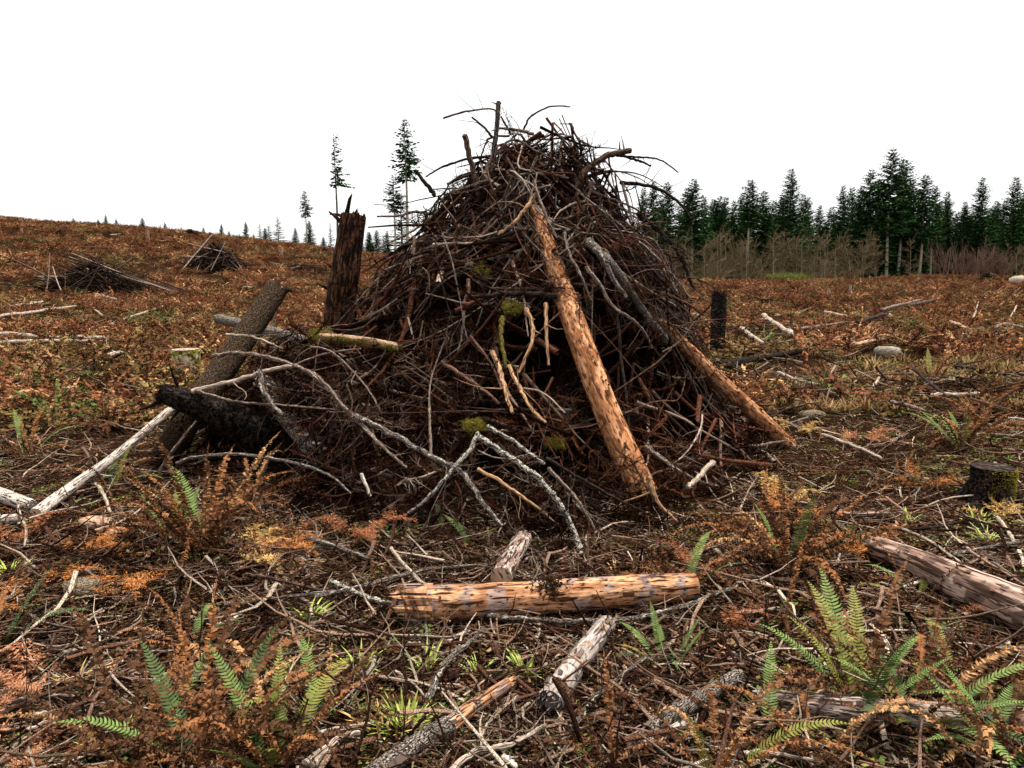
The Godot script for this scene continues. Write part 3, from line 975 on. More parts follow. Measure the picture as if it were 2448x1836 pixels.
func make_heap() -> void:
	var root := thing("brush_heap", "great heap of brush and branches in the middle of the view", "brush heap", "", "", Vector3(.3, 0, -8))
	var off := Vector3(-.3, 0, 8)
	# the packed inside
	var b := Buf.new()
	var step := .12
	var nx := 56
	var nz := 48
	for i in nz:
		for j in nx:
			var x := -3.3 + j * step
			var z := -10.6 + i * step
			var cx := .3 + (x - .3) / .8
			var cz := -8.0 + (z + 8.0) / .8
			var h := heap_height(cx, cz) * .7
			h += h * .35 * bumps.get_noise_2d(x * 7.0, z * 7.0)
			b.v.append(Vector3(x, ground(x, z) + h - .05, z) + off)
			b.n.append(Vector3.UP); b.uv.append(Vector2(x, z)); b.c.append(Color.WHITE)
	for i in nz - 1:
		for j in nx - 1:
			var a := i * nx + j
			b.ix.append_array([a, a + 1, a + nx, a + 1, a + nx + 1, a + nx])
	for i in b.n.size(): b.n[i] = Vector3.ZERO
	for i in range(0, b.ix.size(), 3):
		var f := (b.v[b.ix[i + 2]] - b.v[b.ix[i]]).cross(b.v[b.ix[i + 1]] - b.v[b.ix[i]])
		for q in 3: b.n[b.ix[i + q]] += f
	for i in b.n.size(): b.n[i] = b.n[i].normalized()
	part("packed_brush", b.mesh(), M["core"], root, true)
	# single branches that can be told apart
	rng.seed = 77
	for k in 215:
		var a := rng.randf() * TAU
		if k % 3 > 0: a = rng.randf_range(.1, 3.04)
		var r0 := rng.randf_range(.15, 1.7)
		var turn := rng.randf_range(-1.3, 1.3)
		var l := rng.randf_range(.15, 1.4)
		var pts := []
		var lift := rng.randf_range(.02, .14)
		for s in 5:
			var r := r0 + l * s / 4.0
			var aa := a + turn * s / 4.0
			var bow := .06 * sin(PI * s / 4.0)
			pts.append(on_heap(.3 + cos(aa) * r * 1.05, -8.0 + sin(aa) * r, lift + bow) + rv() * .09 + off)
		if in_hollow(pts[2] - off) or in_hollow(pts[4] - off): continue
		var w := Buf.new()
		var rr := rng.randf_range(.005, .0155)
		var cl := curve(pts, 14)
		var rad := PackedFloat32Array()
		for s in 15:
			rad.append(rr * (1.0 - .6 * s / 14.0) * rng.randf_range(.9, 1.12))
			if s > 0: cl[s] += rv() * rr * .5
		w.tube(cl, rad, 5, Color.WHITE)
		for m in rng.randi_range(3, 8):
			var i := rng.randi_range(2, 13)
			twiglet(w, cl[i], ((cl[i + 1] - cl[i]).normalized() * .6 + rv()).normalized(), rng.randf_range(.1, .45), rad[i] * .4, 5, 3, .9, Color.WHITE)
		part("branch", w.mesh(), M[["grey", "dark", "brown", "red", "dark", "barkgrey", "dark", "brown", "red", "grey", "dark", "brown", "pale"][k % 13]], root)
	# branches that stick out of the heap and droop
	for k in 62:
		var a := rng.randf() * TAU
		if k < 26: a = rng.randf_range(-.7, .9)
		var r := rng.randf_range(.5, 1.75)
		var p := on_heap(.3 + cos(a) * r / (1.32 if cos(a) > 0.0 else 1.0), -8.0 + sin(a) * r, -.06) + off
		var dir := (Vector3(cos(a), rng.randf_range(-.35, .75), sin(a)) + rv() * .45).normalized()
		var w := Buf.new()
		var line := PackedVector3Array([p])
		var rad := PackedFloat32Array()
		var l := rng.randf_range(.25, .85) * (1.3 if k < 26 else 1.0)
		var rr := rng.randf_range(.005, .013)
		for s in 11:
			rad.append(rr * (1.0 - .07 * s))
			if s < 10:
				dir = (dir + Vector3.DOWN * .11 + rv() * .09).normalized()
				p += dir * l / 10.0
				line.append(p)
		w.tube(line, rad, 5, Color.WHITE)
		for m in rng.randi_range(1, 5):
			var i := rng.randi_range(3, 10)
			twiglet(w, line[i], (dir + rv() * .9).normalized(), rng.randf_range(.08, .3), rr * .4, 5, 3, .8, Color.WHITE)
		part("branch", w.mesh(), M[["dark", "dark", "brown", "barkgrey", "dark", "red"][k % 6]], root)
	# the mass of fine twigs
	var kinds := 8
	var meshes := []
	for k in kinds: meshes.append(make_spray(900 + k, 9 + k % 3 * 3, true))
	rng.seed = 78
	for k in kinds:
		var xf := []
		var cols := PackedColorArray()
		while xf.size() < 1150:
			var a := rng.randf() * TAU
			var r := sqrt(rng.randf()) * 3.2
			var x := .3 + cos(a) * r
			var z := -8.0 + sin(a) * r
			if rng.randf() < .3:
				var ap: Array = APRONS[rng.randi_range(0, 3)]
				x = ap[0] + rng.randfn(0, .45) * ap[3]
				z = ap[1] + rng.randfn(0, .45) * ap[3]
			var h := heap_height(x, z)
			if h < .1: continue
			var e := .06
			var grad := Vector3(heap_height(x + e, z) - heap_height(x - e, z), 0, heap_height(x, z + e) - heap_height(x, z - e)) / (2.0 * e)
			if rng.randf() > .35 + .25 * grad.length(): continue
			var p := on_heap(x, z, -rng.randf() * rng.randf() * .4 - .05)
			if in_hollow(p): continue
			var down := (-grad - Vector3(0, grad.length_squared(), 0)).normalized() if grad.length() > .05 else rv()
			var dir := (down * .75 + rv() * .9 + Vector3.UP * .05).normalized()
			var s := rng.randf_range(.2, .62)
			if in_hollow(p + dir * s * .6): continue
			if p.y + dir.y * s > ground(x, z) + h + .13: continue
			var tip := p + dir * s
			if tip.y - on_heap(tip.x, tip.z, 0.0).y > (.16 if rng.randf() < .8 else .4): continue
			xf.append(aim(dir, rng.randf() * TAU, s, p + off))
			cols.append(twig_color() * 1.25)
		scatter("twigs", meshes[k], M["twig"], xf, cols, root)
	# brush packed deeper in, seen through the hollows
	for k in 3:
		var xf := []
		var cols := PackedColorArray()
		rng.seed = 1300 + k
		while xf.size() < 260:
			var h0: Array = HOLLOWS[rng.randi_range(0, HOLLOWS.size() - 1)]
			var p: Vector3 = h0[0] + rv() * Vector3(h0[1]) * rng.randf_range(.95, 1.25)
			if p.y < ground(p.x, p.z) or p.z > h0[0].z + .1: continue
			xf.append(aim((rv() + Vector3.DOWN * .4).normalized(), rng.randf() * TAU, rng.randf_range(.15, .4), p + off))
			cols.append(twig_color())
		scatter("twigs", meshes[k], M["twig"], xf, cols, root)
	# longer boughs draped over it
	for k in 4:
		var mesh := make_single(1100 + k, .55)
		var xf := []
		var cols := PackedColorArray()
		rng.seed = 1200 + k
		var tries := 0
		while xf.size() < 170 and tries < 9000:
			tries += 1
			var a := rng.randf_range(-.4, 3.5)
			var r := rng.randf_range(.3, 2.4)
			var x := .3 + cos(a) * r
			var z := -8.0 + sin(a) * r
			var e := .1
			var grad := Vector3(heap_height(x + e, z) - heap_height(x - e, z), 0, heap_height(x, z + e) - heap_height(x, z - e)) / (2.0 * e)
			if heap_height(x, z) < .1 or grad.length() < .1: continue
			var p := on_heap(x, z, rng.randf_range(-.02, .09))
			if in_hollow(p) and rng.randf() < .8: continue
			var dir := ((-grad - Vector3(0, grad.length_squared(), 0)).normalized() + rv() * 1.3).normalized()
			if rng.randf() < .55: dir = (Vector3(-grad.z, 0, grad.x).normalized() * (1.0 if rng.randf() < .5 else -1.0) + rv() * .8).normalized()
			var len := rng.randf_range(.55, 1.5)
			var ok := true
			for f: float in [-.5, -.25, .25, .5]:
				var q := p + dir * len * f
				var over := q.y - on_heap(q.x, q.z, 0.0).y
				if over > .2 or over < -.25: ok = false
			if not ok: continue
			xf.append(aim(dir, rng.randf() * TAU, len, p + off))
			cols.append(twig_color() * 1.5)
		scatter("boughs", mesh, M["twig"], xf, cols, root)
	# shrivelled fern fronds and needles caught in the heap
	var fr := []
	for k in 3: fr.append(frond("dead", [0, 3, 5][k]))
	rng.seed = 79
	for k in 3:
		var xf := []
		var cols := PackedColorArray()
		for m in 85:
			var x := rng.randf_range(-.2, 1.6)
			var z := rng.randf_range(-6.9, -5.4)
			if k == 2: x = rng.randf_range(-2.4, 2.4)
			var p := on_heap(x, z, .02)
			if in_hollow(p): continue
			xf.append(aim((rv() + Vector3(.3, -.6, .7)).normalized(), rng.randf() * TAU, rng.randf_range(.25, .5), p + off))
			cols.append(Color(.26, .1, .052) * rng.randf_range(.5, 1.5))
		scatter("dead_fronds", fr[k], M["twig"], xf, cols, root)
	# tufts of moss on top of twigs
	for q in [[Vector3(.0, 1.32, -6.3), .1], [Vector3(-.27, .52, -5.62), .09], [Vector3(.3, .4, -5.6), .07], [Vector3(-.25, 1.6, -6.8), .09], [Vector3(-1.55, 1.1, -6.5), .1]]:
		var mb := Buf.new()
		for m in 420:
			var o := rv() * Vector3(1.1, .6, .8) * float(q[1]) * rng.randf_range(.5, 1.0)
			twiglet(mb, q[0] + o + off, (rv() + Vector3.UP * .3).normalized(), rng.randf_range(.02, .05), .002, 2, 3, .8, tone(.5, 1.5))
		part("moss_tuft", mb.mesh(), M["moss"], root, true)

func make_litter() -> void:
	var singles := []
	for k in 7: singles.append(make_single(950 + k))
	var thin := []
	for k in 7: thin.append(make_single(960 + k, .6, .011))
	var sprays := []
	for k in 4: sprays.append(make_spray(970 + k, 12, k < 2))
	var root := thing("twig_litter", "fine twigs strewn over the near ground round the heap", "twigs", "", "stuff")
	rng.seed = 81
	for k in 7:
		var xf := []
		var cols := PackedColorArray()
		for m in 3100:
			var d := 1.9 * pow(8.0, rng.randf())
			var x := rng.randf_range(-.85, .85) * d
			var z := -d
			var y := earth(x, z) + rng.randf_range(-.005, .04)
			var dir := Vector3(rng.randf_range(-1, 1), rng.randfn(0, .16), rng.randf_range(-1, 1)).normalized()
			var s := rng.randf_range(.1, .42) * (1.0 if rng.randf() < .85 else 1.9)
			xf.append(flatter(aim(dir, rng.randf() * TAU, s, Vector3(x, y, z)), .55))
			cols.append(litter_color() * 1.3)
		scatter("twigs", singles[k], M["twig"], xf, cols, root)
	for k in 7:
		var xf := []
		var cols := PackedColorArray()
		for m in 620:
			var d := 1.9 * pow(7.0, rng.randf())
			var x := rng.randf_range(-.85, .85) * d
			if heap_height(x, -d) > .1: continue
			var dir := Vector3(rng.randf_range(-1, 1), rng.randfn(.02, .1), rng.randf_range(-.7, .7)).normalized()
			xf.append(flatter(aim(dir, rng.randf() * TAU, rng.randf_range(.22, .62) * smoothstep(.6, 3.6, d), Vector3(x, earth(x, -d) + rng.randf_range(.005, .03), -d)), .5))
			cols.append(litter_color() * 1.6)
		scatter("sticks", thin[k], M["twig"], xf, cols, root)
	for k in 4:
		var xf := []
		var cols := PackedColorArray()
		for m in 480:
			var d := 2.0 * pow(6.0, rng.randf())
			var x := rng.randf_range(-.85, .85) * d
			if rng.randf() < .5:
				d = rng.randf_range(3.4, 6.5); x = rng.randfn(0, 1.6)
			var y := earth(x, -d) + rng.randf_range(.0, .05)
			var dir := Vector3(rng.randf_range(-1, 1), rng.randfn(.02, .08), rng.randf_range(-1, 1)).normalized()
			xf.append(flatter(aim(dir, rng.randf() * TAU, rng.randf_range(.18, .5), Vector3(x, y, -d)), .3))
			cols.append(litter_color() * .8)
		scatter("twig_sprays", sprays[k], M["twig"], xf, cols, root)
	# chips, needles and shed leaves
	var chips := thing("leaf_litter", "wood chips, shed leaves and needles on the near ground", "litter", "", "stuff")
	for k in 3:
		rng.seed = 990 + k
		var b := Buf.new()
		for m in 9:
			var p := Vector3(rng.randf_range(-.06, .06), rng.randf_range(0, .012), rng.randf_range(-.06, .06))
			var f := Vector3(rng.randf_range(-1, 1), rng.randf_range(-.3, .3), rng.randf_range(-1, 1)).normalized() * rng.randf_range(.008, .026)
			var w := f.cross(Vector3(rng.randf_range(-.4, .4), 1, 0)).normalized() * rng.randf_range(.003, .009)
			b.quad(p - w, p + f - w * .6, p + f + w, p + w * .8, tone(.5, 1.5))
			b.tri(p + f - w * .6, p + f * 1.6 + Vector3(0, .006, 0), p + f + w, tone(.5, 1.5))
		var xf := []
		var cols := PackedColorArray()
		for m in 2700:
			var d := 1.9 * pow(7.0, rng.randf())
			var x := rng.randf_range(-.85, .85) * d
			xf.append(Transform3D(Basis(Vector3.UP, rng.randf() * TAU).scaled(Vector3.ONE * rng.randf_range(.7, 1.6)), Vector3(x, earth(x, -d) + .008, -d)))
			cols.append([Color(.12, .048, .02), Color(.24, .145, .085), Color(.05, .022, .012), Color(.14, .06, .03), Color(.07, .062, .022)][rng.randi_range(0, 4)] * rng.randf_range(.6, 1.3))
		scatter("chips", b.mesh(), M["leaf"], xf, cols, chips)
	# low green growth in patches
	var herb := thing("ground_plants", "small green leaves and mossy grass in patches between the sticks", "ground cover", "", "stuff")
	for k in 3:
		var b := tuft_buf(400 + k, 14 if k < 2 else 9, .05, .6)
		rng.seed = 410 + k
		if k == 2:
			b = Buf.new()
			for m in 12:
				var p := Vector3(rng.randf_range(-.05, .05), rng.randf_range(.01, .035), rng.randf_range(-.05, .05))
				var f := Vector3(rng.randf_range(-1, 1), .2, rng.randf_range(-1, 1)).normalized() * .011
				var w := f.cross(Vector3.UP)
				b.quad(p - f, p - w * .8, p + f, p + w * .8, tone(.6, 1.4))
		var xf := []
		var cols := PackedColorArray()
		for m in 5200:
			var d := 1.9 * pow(5.0, rng.randf())
			var x := rng.randf_range(-.85, .85) * d
			var want := patches.get_noise_2d(x * 18.0, d * 18.0) + .25 * smoothstep(3.6, 2.2, d) + .12 * smoothstep(.5, 3.0, x)
			if want < .2: continue
			xf.append(Transform3D(Basis(Vector3.UP, rng.randf() * TAU).scaled(Vector3.ONE * rng.randf_range(.5, 1.2)), Vector3(x, earth(x, -d), -d)))
			cols.append([Color(.15, .15, .03), Color(.12, .17, .045), Color(.2, .18, .05), Color(.09, .13, .035)][rng.randi_range(0, 3)] * rng.randf_range(.6, 1.3))
		scatter("leaves", b.mesh(), M["leaf"], xf, cols, herb)

func make_field() -> void:
	# clumps of dead fern, drawn together, over the whole cutover
	var clumps := []
	for k in 6:
		var b := Buf.new()
		var parts := []
		for f in 4: parts.append(frond_buf(800 + k * 7 + f, 11, .1, [.8, 1.6, 2.3, 1.2][f], .8, 6))
		rng.seed = 860 + k
		for f in 11:
			var a := rng.randf() * TAU
			b.add(parts[f % 4], Transform3D((Basis(Vector3.UP, a) * Basis(Vector3.RIGHT, rng.randf_range(.1, .9))).scaled(Vector3.ONE * rng.randf_range(.6, 1.1)), Vector3(sin(a) * .05, -.03, cos(a) * .05)), tone(.6, 1.4))
		clumps.append(b.mesh())
	var root := thing("fern_cover", "rust brown dead ferns covering the cutover in one mass", "fern cover", "", "stuff")
	rng.seed = 90
	var xf := [[], [], [], [], [], []]
	var cols := [PackedColorArray(), PackedColorArray(), PackedColorArray(), PackedColorArray(), PackedColorArray(), PackedColorArray()]
	var n := 0
	for m in 80000:
		var d := sqrt(rng.randf()) * 150.0 if rng.randf() < .62 else 5.0 + rng.randf() * 45.0
		if d < 8.0: continue
		var x := rng.randf_range(-.8, .8) * d
		var z := -d
		if heap_height(x, z) > .02: continue
		var side := smoothstep(-.1, .25, x / d)
		var keep := lerpf(1.0, .55, side)
		if d < 9.0: keep *= lerpf(.25, .15, side)
		elif d < 16.0: keep *= lerpf(.85, .55, side)
		if d > 60.0: keep *= .9
		var hidden := false
		for q: Vector3 in clearings:
			if absf(x - q.x) < q.z and absf(z - q.y) < q.z * 1.4: hidden = true
		if hidden and rng.randf() < .8: continue
		var p := patches.get_noise_2d(x * 2.2, z * 2.2)
		var gap := patches.get_noise_2d(x * 9.0 + 70.0, z * 9.0)
		if gap < -.12 and d < 60.0 and rng.randf() < .85: continue
		if rng.randf() > keep * (.6 + clampf(p * 1.6, -.4, .5)): continue
		var k := rng.randi_range(0, 5)
		var s := rng.randf_range(.3, .85) * (1.0 if d < 40.0 else 1.3 if d < 70.0 else 1.7)
		xf[k].append(Transform3D(Basis(Vector3.UP, rng.randf() * TAU).scaled(Vector3(s, s * rng.randf_range(.7, 1.1), s)), Vector3(x, earth(x, z), z)))
		var c := Color(.19, .079, .038)
		var r := rng.randf()
		var olive := clampf(.12 - p * 1.3 + .35 * smoothstep(30.0, 10.0, d), 0.0, .6)
		if r < olive: c = Color(.17, .118, .046)
		elif r < olive + .05: c = Color(.07, .085, .028)
		elif r > .88: c = Color(.4, .22, .11)
		elif r > .58: c = Color(.1, .042, .024)
		cols[k].append(c * rng.randf_range(.4, 1.6))
		n += 1
	for k in 6: scatter("fern_clumps", clumps[k], M["leaf"], xf[k], cols[k], root)
	# tussocks of dry and olive grass between the ferns
	var grass := thing("dry_grass", "straw and olive grass tussocks growing in patches over the cutover", "grass", "", "stuff")
	for k in 3:
		var gm := tuft_buf(1400 + k, 34, .24, .7).mesh()
		var x3 := []
		var c3 := PackedColorArray()
		rng.seed = 1410 + k
		for m in 7000:
			var d := 9.0 + 60.0 * pow(rng.randf(), 1.4)
			var x := rng.randf_range(-.8, .8) * d
			if heap_height(x, -d) > .02: continue
			if patches.get_noise_2d(x * 5.0 - 40.0, d * 5.0) < .05 + .12 * rng.randf(): continue
			x3.append(Transform3D(Basis(Vector3.UP, rng.randf() * TAU).scaled(Vector3(1, rng.randf_range(.5, 1.2), 1) * rng.randf_range(.5, 1.1)), Vector3(x, earth(x, -d), -d)))
			c3.append([Color(.32, .22, .11), Color(.19, .14, .055), Color(.24, .12, .06), Color(.15, .09, .04)][rng.randi_range(0, 3)] * rng.randf_range(.6, 1.4))
		scatter("tussocks", gm, M["leaf"], x3, c3, grass)
	# slash scattered farther out
	var slash := thing("slash", "grey sticks and branches strewn over the far field", "slash", "", "stuff")
	for k in 4:
		rng.seed = 93 + k
		var x2 := []
		var c2 := PackedColorArray()
		var mesh := make_single(1000 + k, .25, .03)
		rng.seed = 103 + k
		for m in 3200:
			var d := 8.0 * pow(17.0, rng.randf())
			var x := rng.randf_range(-.8, .8) * d
			if x < 0.0 and rng.randf() < .4: continue
			if patches.get_noise_2d(x * 6.0 + 30.0, d * 6.0) < .02: continue
			if heap_height(x, -d) > .02: continue
			var dir := Vector3(rng.randf_range(-1, 1), rng.randfn(.04, .18), rng.randf_range(-.6, .6)).normalized()
			x2.append(aim(dir, rng.randf() * TAU, rng.randf_range(.15, .75) * (1.0 if d < 40.0 else 1.6), Vector3(x, earth(x, -d) + rng.randf_range(.04, .22), -d)))
			c2.append([Color(.28, .19, .14), Color(.1, .055, .038), Color(.035, .02, .014), Color(.17, .1, .07), Color(.42, .33, .26)][rng.randi_range(0, 4)] * rng.randf_range(.7, 1.3))
		scatter("sticks", mesh, M["twig"], x2, c2, slash)

func back_rows() -> void:
	var r := RandomNumberGenerator.new()
	r.seed = 404
	for k in 58:
		var d := r.randf_range(160.0, 205.0)
		var u := lerpf(.165, .72, (k + r.randf()) / 58.0)
		var x := u * d
		var z := -d
		var h := r.randf_range(9.5, 18.0) * d / 165.0
		if u < .36: h *= .96
		conifer("conifer in the dense rows behind the right forest edge", "conifers in the dense rows", x, ground(x, z) - .3, z, h, "bushy" if r.randf() < (.75 if u < .42 else .3) else "full")
	for k in 26:
		var d := r.randf_range(156.0, 162.0)
		var x := lerpf(.17, .7, (k + r.randf()) / 26.0) * d
		conifer("short young conifer filling the dark under the right forest edge", "young conifers under the forest edge", x, ground(x, -d) - .3, -d, r.randf_range(8.0, 12.0), "full")
	for k in 24:
		var d := r.randf_range(131.0, 150.0)
		var x := lerpf(.17, .5, (k + r.randf()) / 34.0) * d
		alder("slender bare tree in the thick brown row", x, ground(x, -d) - .15, -d, r.randf_range(4.5, 10.0), "tree")

func _ready() -> void:
	# camera, sky, sun, exposure
	var cam := Camera3D.new()
	cam.name = "camera"
	cam.position = Vector3(0, 1.6, 0)
	cam.rotation_degrees = Vector3(-7.9, 0, 0)
	cam.fov = 51.0
	cam.near = .05
	cam.far = 900.0
	add_child(cam)
	cam.current = true
	var sky_mat := ProceduralSkyMaterial.new()
	sky_mat.sky_top_color = Color(1, 1, 1)
	sky_mat.sky_horizon_color = Color(1, 1, 1)
	sky_mat.ground_bottom_color = Color(.2, .17, .15)
	sky_mat.ground_horizon_color = Color(.2, .17, .15)
	var env := Environment.new()
	env.background_mode = Environment.BG_SKY
	env.sky = Sky.new()
	env.sky.sky_material = sky_mat
	env.background_energy_multiplier = .245
	env.tonemap_mode = Environment.TONE_MAPPER_LINEAR
	env.tonemap_exposure = 5.2
	env.sdfgi_enabled = true
	env.ssao_enabled = true
	env.ssil_enabled = true
	var we := WorldEnvironment.new()
	we.name = "environment"
	we.environment = env
	add_child(we)
	var sun := DirectionalLight3D.new()
	sun.name = "sun"
	sun.light_energy = .5
	sun.light_color = Color(1, .97, .92)
	sun.light_angular_distance = 14.0
	sun.shadow_enabled = true
	sun.sky_mode = DirectionalLight3D.SKY_MODE_LIGHT_ONLY
	add_child(sun)
	sun.look_at_from_position(Vector3.ZERO, Vector3(-.25, -1.0, .12))
	bumps.seed = 5
	bumps.frequency = .35
	bumps.fractal_octaves = 3
	patches.seed = 8
	patches.frequency = .05
	make_materials()
	make_ground()
	back_rows()
	conifer("tallest dark conifer of the right forest edge with a bare white trunk", "conifers along the right forest edge", 69.01, -0.02, -150.00, 23.73, "tall")
	conifer("dark conifer right against the tallest one", "conifers along the right forest edge", 72.11, 0.02, -152.00, 22.23, "tall")
	conifer("narrow conifer left of the tallest one", "conifers along the right forest edge", 66.91, -0.22, -154.00, 20.80, "tall")
	conifer("lower dark conifer two places left of the tallest one", "conifers along the right forest edge", 66.28, -0.28, -156.00, 17.96, "full")
	conifer("dark conifer between the tallest and the narrow one", "conifers along the right forest edge", 68.42, -0.12, -153.00, 18.79, "full")
	conifer("dark conifer two places right of the tallest one", "conifers along the right forest edge", 76.17, 0.03, -157.00, 19.09, "full")
	conifer("conifer with a thin bare trunk third right of the tallest", "conifers along the right forest edge", 75.16, 0.19, -150.00, 19.03, "tall")
	conifer("lower conifer right against the thin trunked one", "conifers along the right forest edge", 78.19, 0.16, -152.00, 17.27, "tall")
	conifer("low conifer at the right end of the tall group", "conifers along the right forest edge", 84.91, 0.02, -160.00, 15.01, "full")
	conifer("low conifer above the reddish bushes at right", "conifers along the right forest edge", 87.11, 0.13, -158.00, 14.90, "full")
	conifer("pointed conifer standing above the reddish bushes", "conifers along the right forest edge", 89.05, 0.14, -156.00, 19.13, "full")
	conifer("low conifer right of the pointed one", "conifers along the right forest edge", 94.30, 0.06, -160.00, 15.31, "full")
	conifer("tall conifer at the right edge of the view", "conifers along the right forest edge", 90.42, 0.37, -148.00, 18.12, "full")
	conifer("conifer cut by the right edge of the view", "conifers along the right forest edge", 94.06, 0.32, -150.00, 16.74, "full")
	conifer("low conifer left against the right edge conifer", "conifers along the right forest edge", 94.84, 0.11, -158.00, 15.09, "full")
	conifer("conifer above the bare trees, fourth left of the tallest", "conifers along the right forest edge", 61.91, -0.38, -154.00, 18.03, "full")
	conifer("paler conifer between two dark ones above the bare trees", "conifers along the right forest edge", 66.08, -0.36, -160.00, 18.28, "full")
	conifer("small conifer left of the middle of the bare trees", "conifers along the right forest edge", 63.06, -0.52, -162.00, 14.85, "full")
	conifer("pale bluish conifer standing alone in a gap of the edge", "conifers along the right forest edge", 63.74, -0.71, -170.00, 16.04, "bushy")
	conifer("broad dark conifer standing out in the middle of the right edge", "conifers along the right forest edge", 50.70, -0.57, -150.00, 20.65, "full")
	conifer("dark conifer right against the broad middle one", "conifers along the right forest edge", 53.91, -0.52, -152.00, 16.34, "full")
	conifer("dark conifer left against the broad middle one", "conifers along the right forest edge", 51.93, -0.74, -158.00, 16.61, "full")
	conifer("rounded conifer left of the broad middle one", "conifers along the right forest edge", 47.83, -0.74, -156.00, 17.60, "full")
	conifer("pale conifer behind the rounded one", "conifers along the right forest edge", 52.65, -0.89, -165.00, 16.70, "bushy")
	conifer("conifer with small crown on a long pale bare trunk", "conifers along the right forest edge", 42.82, -0.50, -148.00, 18.53, "pole")
	conifer("conifer left of the long bare trunked one", "conifers along the right forest edge", 44.16, -0.80, -158.00, 17.34, "full")
	conifer("thin conifer two left of the long bare trunked one", "conifers along the right forest edge", 42.13, -0.69, -156.00, 15.72, "tall")
	conifer("pale teal conifer in the left half of the right edge", "conifers along the right forest edge", 44.73, -1.07, -172.00, 18.21, "bushy")
	conifer("teal conifer left of the thin one", "conifers along the right forest edge", 42.41, -1.04, -168.00, 18.00, "bushy")
	conifer("teal conifer with a blunt top at left", "conifers along the right forest edge", 41.63, -1.05, -170.00, 17.65, "bushy")
	conifer("high conifer right of the heap with a pale trunk", "conifers along the right forest edge", 32.66, -0.46, -148.00, 18.57, "tall")
	conifer("dark conifer left against the high one right of the heap", "conifers along the right forest edge", 32.37, -0.51, -152.00, 17.46, "full")
	conifer("teal conifer right of the high one", "conifers along the right forest edge", 37.43, -0.78, -160.00, 16.83, "bushy")
	conifer("conifer seen through the twigs at the heap's right", "conifers along the right forest edge", 28.32, -0.50, -150.00, 18.37, "tall")
	conifer("conifer just right of the heap's shoulder", "conifers along the right forest edge", 26.74, -0.57, -155.00, 19.07, "full")
	conifer("conifer half hidden by the heap's right side", "conifers along the right forest edge", 24.74, -0.54, -155.00, 17.79, "full")
	conifer("tall thin conifer with its crown swept right, left of the snag", "", -39.51, 4.79, -185.00, 27.23, "flag")
	conifer("tallest lone conifer with a bare trunk left of the heap", "", -23.15, 2.85, -180.00, 31.41, "lone")
	conifer("shorter lone conifer left against the tallest lone one", "", -25.77, 3.20, -180.00, 19.39, "lone")
	conifer("ragged low conifer between the two lone ones", "", -25.72, 2.95, -190.00, 16.51, "sparse")
	conifer("conifer with a tufted crown above the left crest", "", -46.57, 5.60, -185.00, 14.11, "lone")
	conifer("dense low conifer under the tufted one", "small conifers beyond the left crest", -46.58, 5.53, -188.00, 7.80, "full")
	conifer("widest low conifer on the left crest", "small conifers beyond the left crest", -54.33, 6.29, -190.00, 8.13, "sparse")
	conifer("low conifer left of the tufted one", "small conifers beyond the left crest", -49.76, 5.87, -188.00, 5.81, "full")
	conifer("slim conifer left of the widest low one", "small conifers beyond the left crest", -57.86, 6.49, -195.00, 6.48, "sparse")
	conifer("small conifer second left of the widest low one", "small conifers beyond the left crest", -57.93, 6.49, -192.00, 5.41, "full")
	conifer("slim conifer third left of the widest low one", "small conifers beyond the left crest", -59.16, 6.61, -192.00, 6.39, "sparse")
	conifer("pointed low conifer right of the far heap", "small conifers beyond the left crest", -61.11, 6.87, -188.00, 6.19, "full")
	conifer("tiny conifer right of the far heap on the crest", "small conifers beyond the left crest", -67.45, 7.26, -195.00, 4.12, "full")
	conifer("dark pointed conifer just above the far heap", "small conifers beyond the left crest", -67.43, 7.39, -190.00, 5.29, "full")
	conifer("small conifer above the dark far mound", "small conifers beyond the left crest", -73.49, 7.78, -195.00, 4.40, "full")
	conifer("small conifer left of the dark far mound", "small conifers beyond the left crest", -78.74, 8.18, -195.00, 4.39, "sparse")
	conifer("right one of a pair of conifers on the left crest", "small conifers beyond the left crest", -82.62, 8.33, -195.00, 5.04, "full")
	conifer("left one of a pair of conifers on the left crest", "small conifers beyond the left crest", -83.70, 8.41, -195.00, 4.56, "sparse")
	conifer("tiny conifer left of the pair on the left crest", "small conifers beyond the left crest", -85.23, 8.55, -195.00, 3.90, "full")
	conifer("pointed conifer alone in the middle of the left crest", "small conifers beyond the left crest", -85.68, 8.65, -190.00, 5.47, "full")
	conifer("conifer right of the dark clump on the left hill", "small conifers beyond the left crest", -91.73, 8.91, -190.00, 4.93, "full")
	conifer("highest conifer on the left hill", "small conifers beyond the left crest", -93.13, 9.04, -188.00, 5.56, "full")
	conifer("conifer left against the highest one on the left hill", "small conifers beyond the left crest", -95.96, 9.04, -190.00, 4.73, "full")
	conifer("tiny conifer second left of the highest one", "small conifers beyond the left crest", -97.76, 8.96, -192.00, 4.42, "full")
	conifer("leftmost small conifer on the left hill", "small conifers beyond the left crest", -101.65, 8.98, -190.00, 5.06, "full")
	conifer("grey conifer behind the thin swept one", "small conifers beyond the left crest", -42.16, 5.00, -190.00, 8.07, "sparse")
	conifer("small pale conifer left of the dark snag", "small conifers beyond the left crest", -45.00, 5.19, -195.00, 4.80, "full")
	conifer("small conifer right of the dark snag", "small conifers beyond the left crest", -33.69, 3.92, -192.00, 7.11, "full")
	conifer("small conifer right of the snag against the sky", "small conifers beyond the left crest", -33.00, 3.89, -190.00, 6.88, "full")
	conifer("conifer in the clump between snag and heap", "small conifers beyond the left crest", -31.41, 3.63, -190.00, 7.65, "full")
	conifer("conifer nearest the heap in the clump by the snag", "small conifers beyond the left crest", -30.16, 3.41, -192.00, 7.26, "sparse")
	conifer("smallest conifer right of the snag", "small conifers beyond the left crest", -35.20, 4.09, -192.00, 4.61, "full")
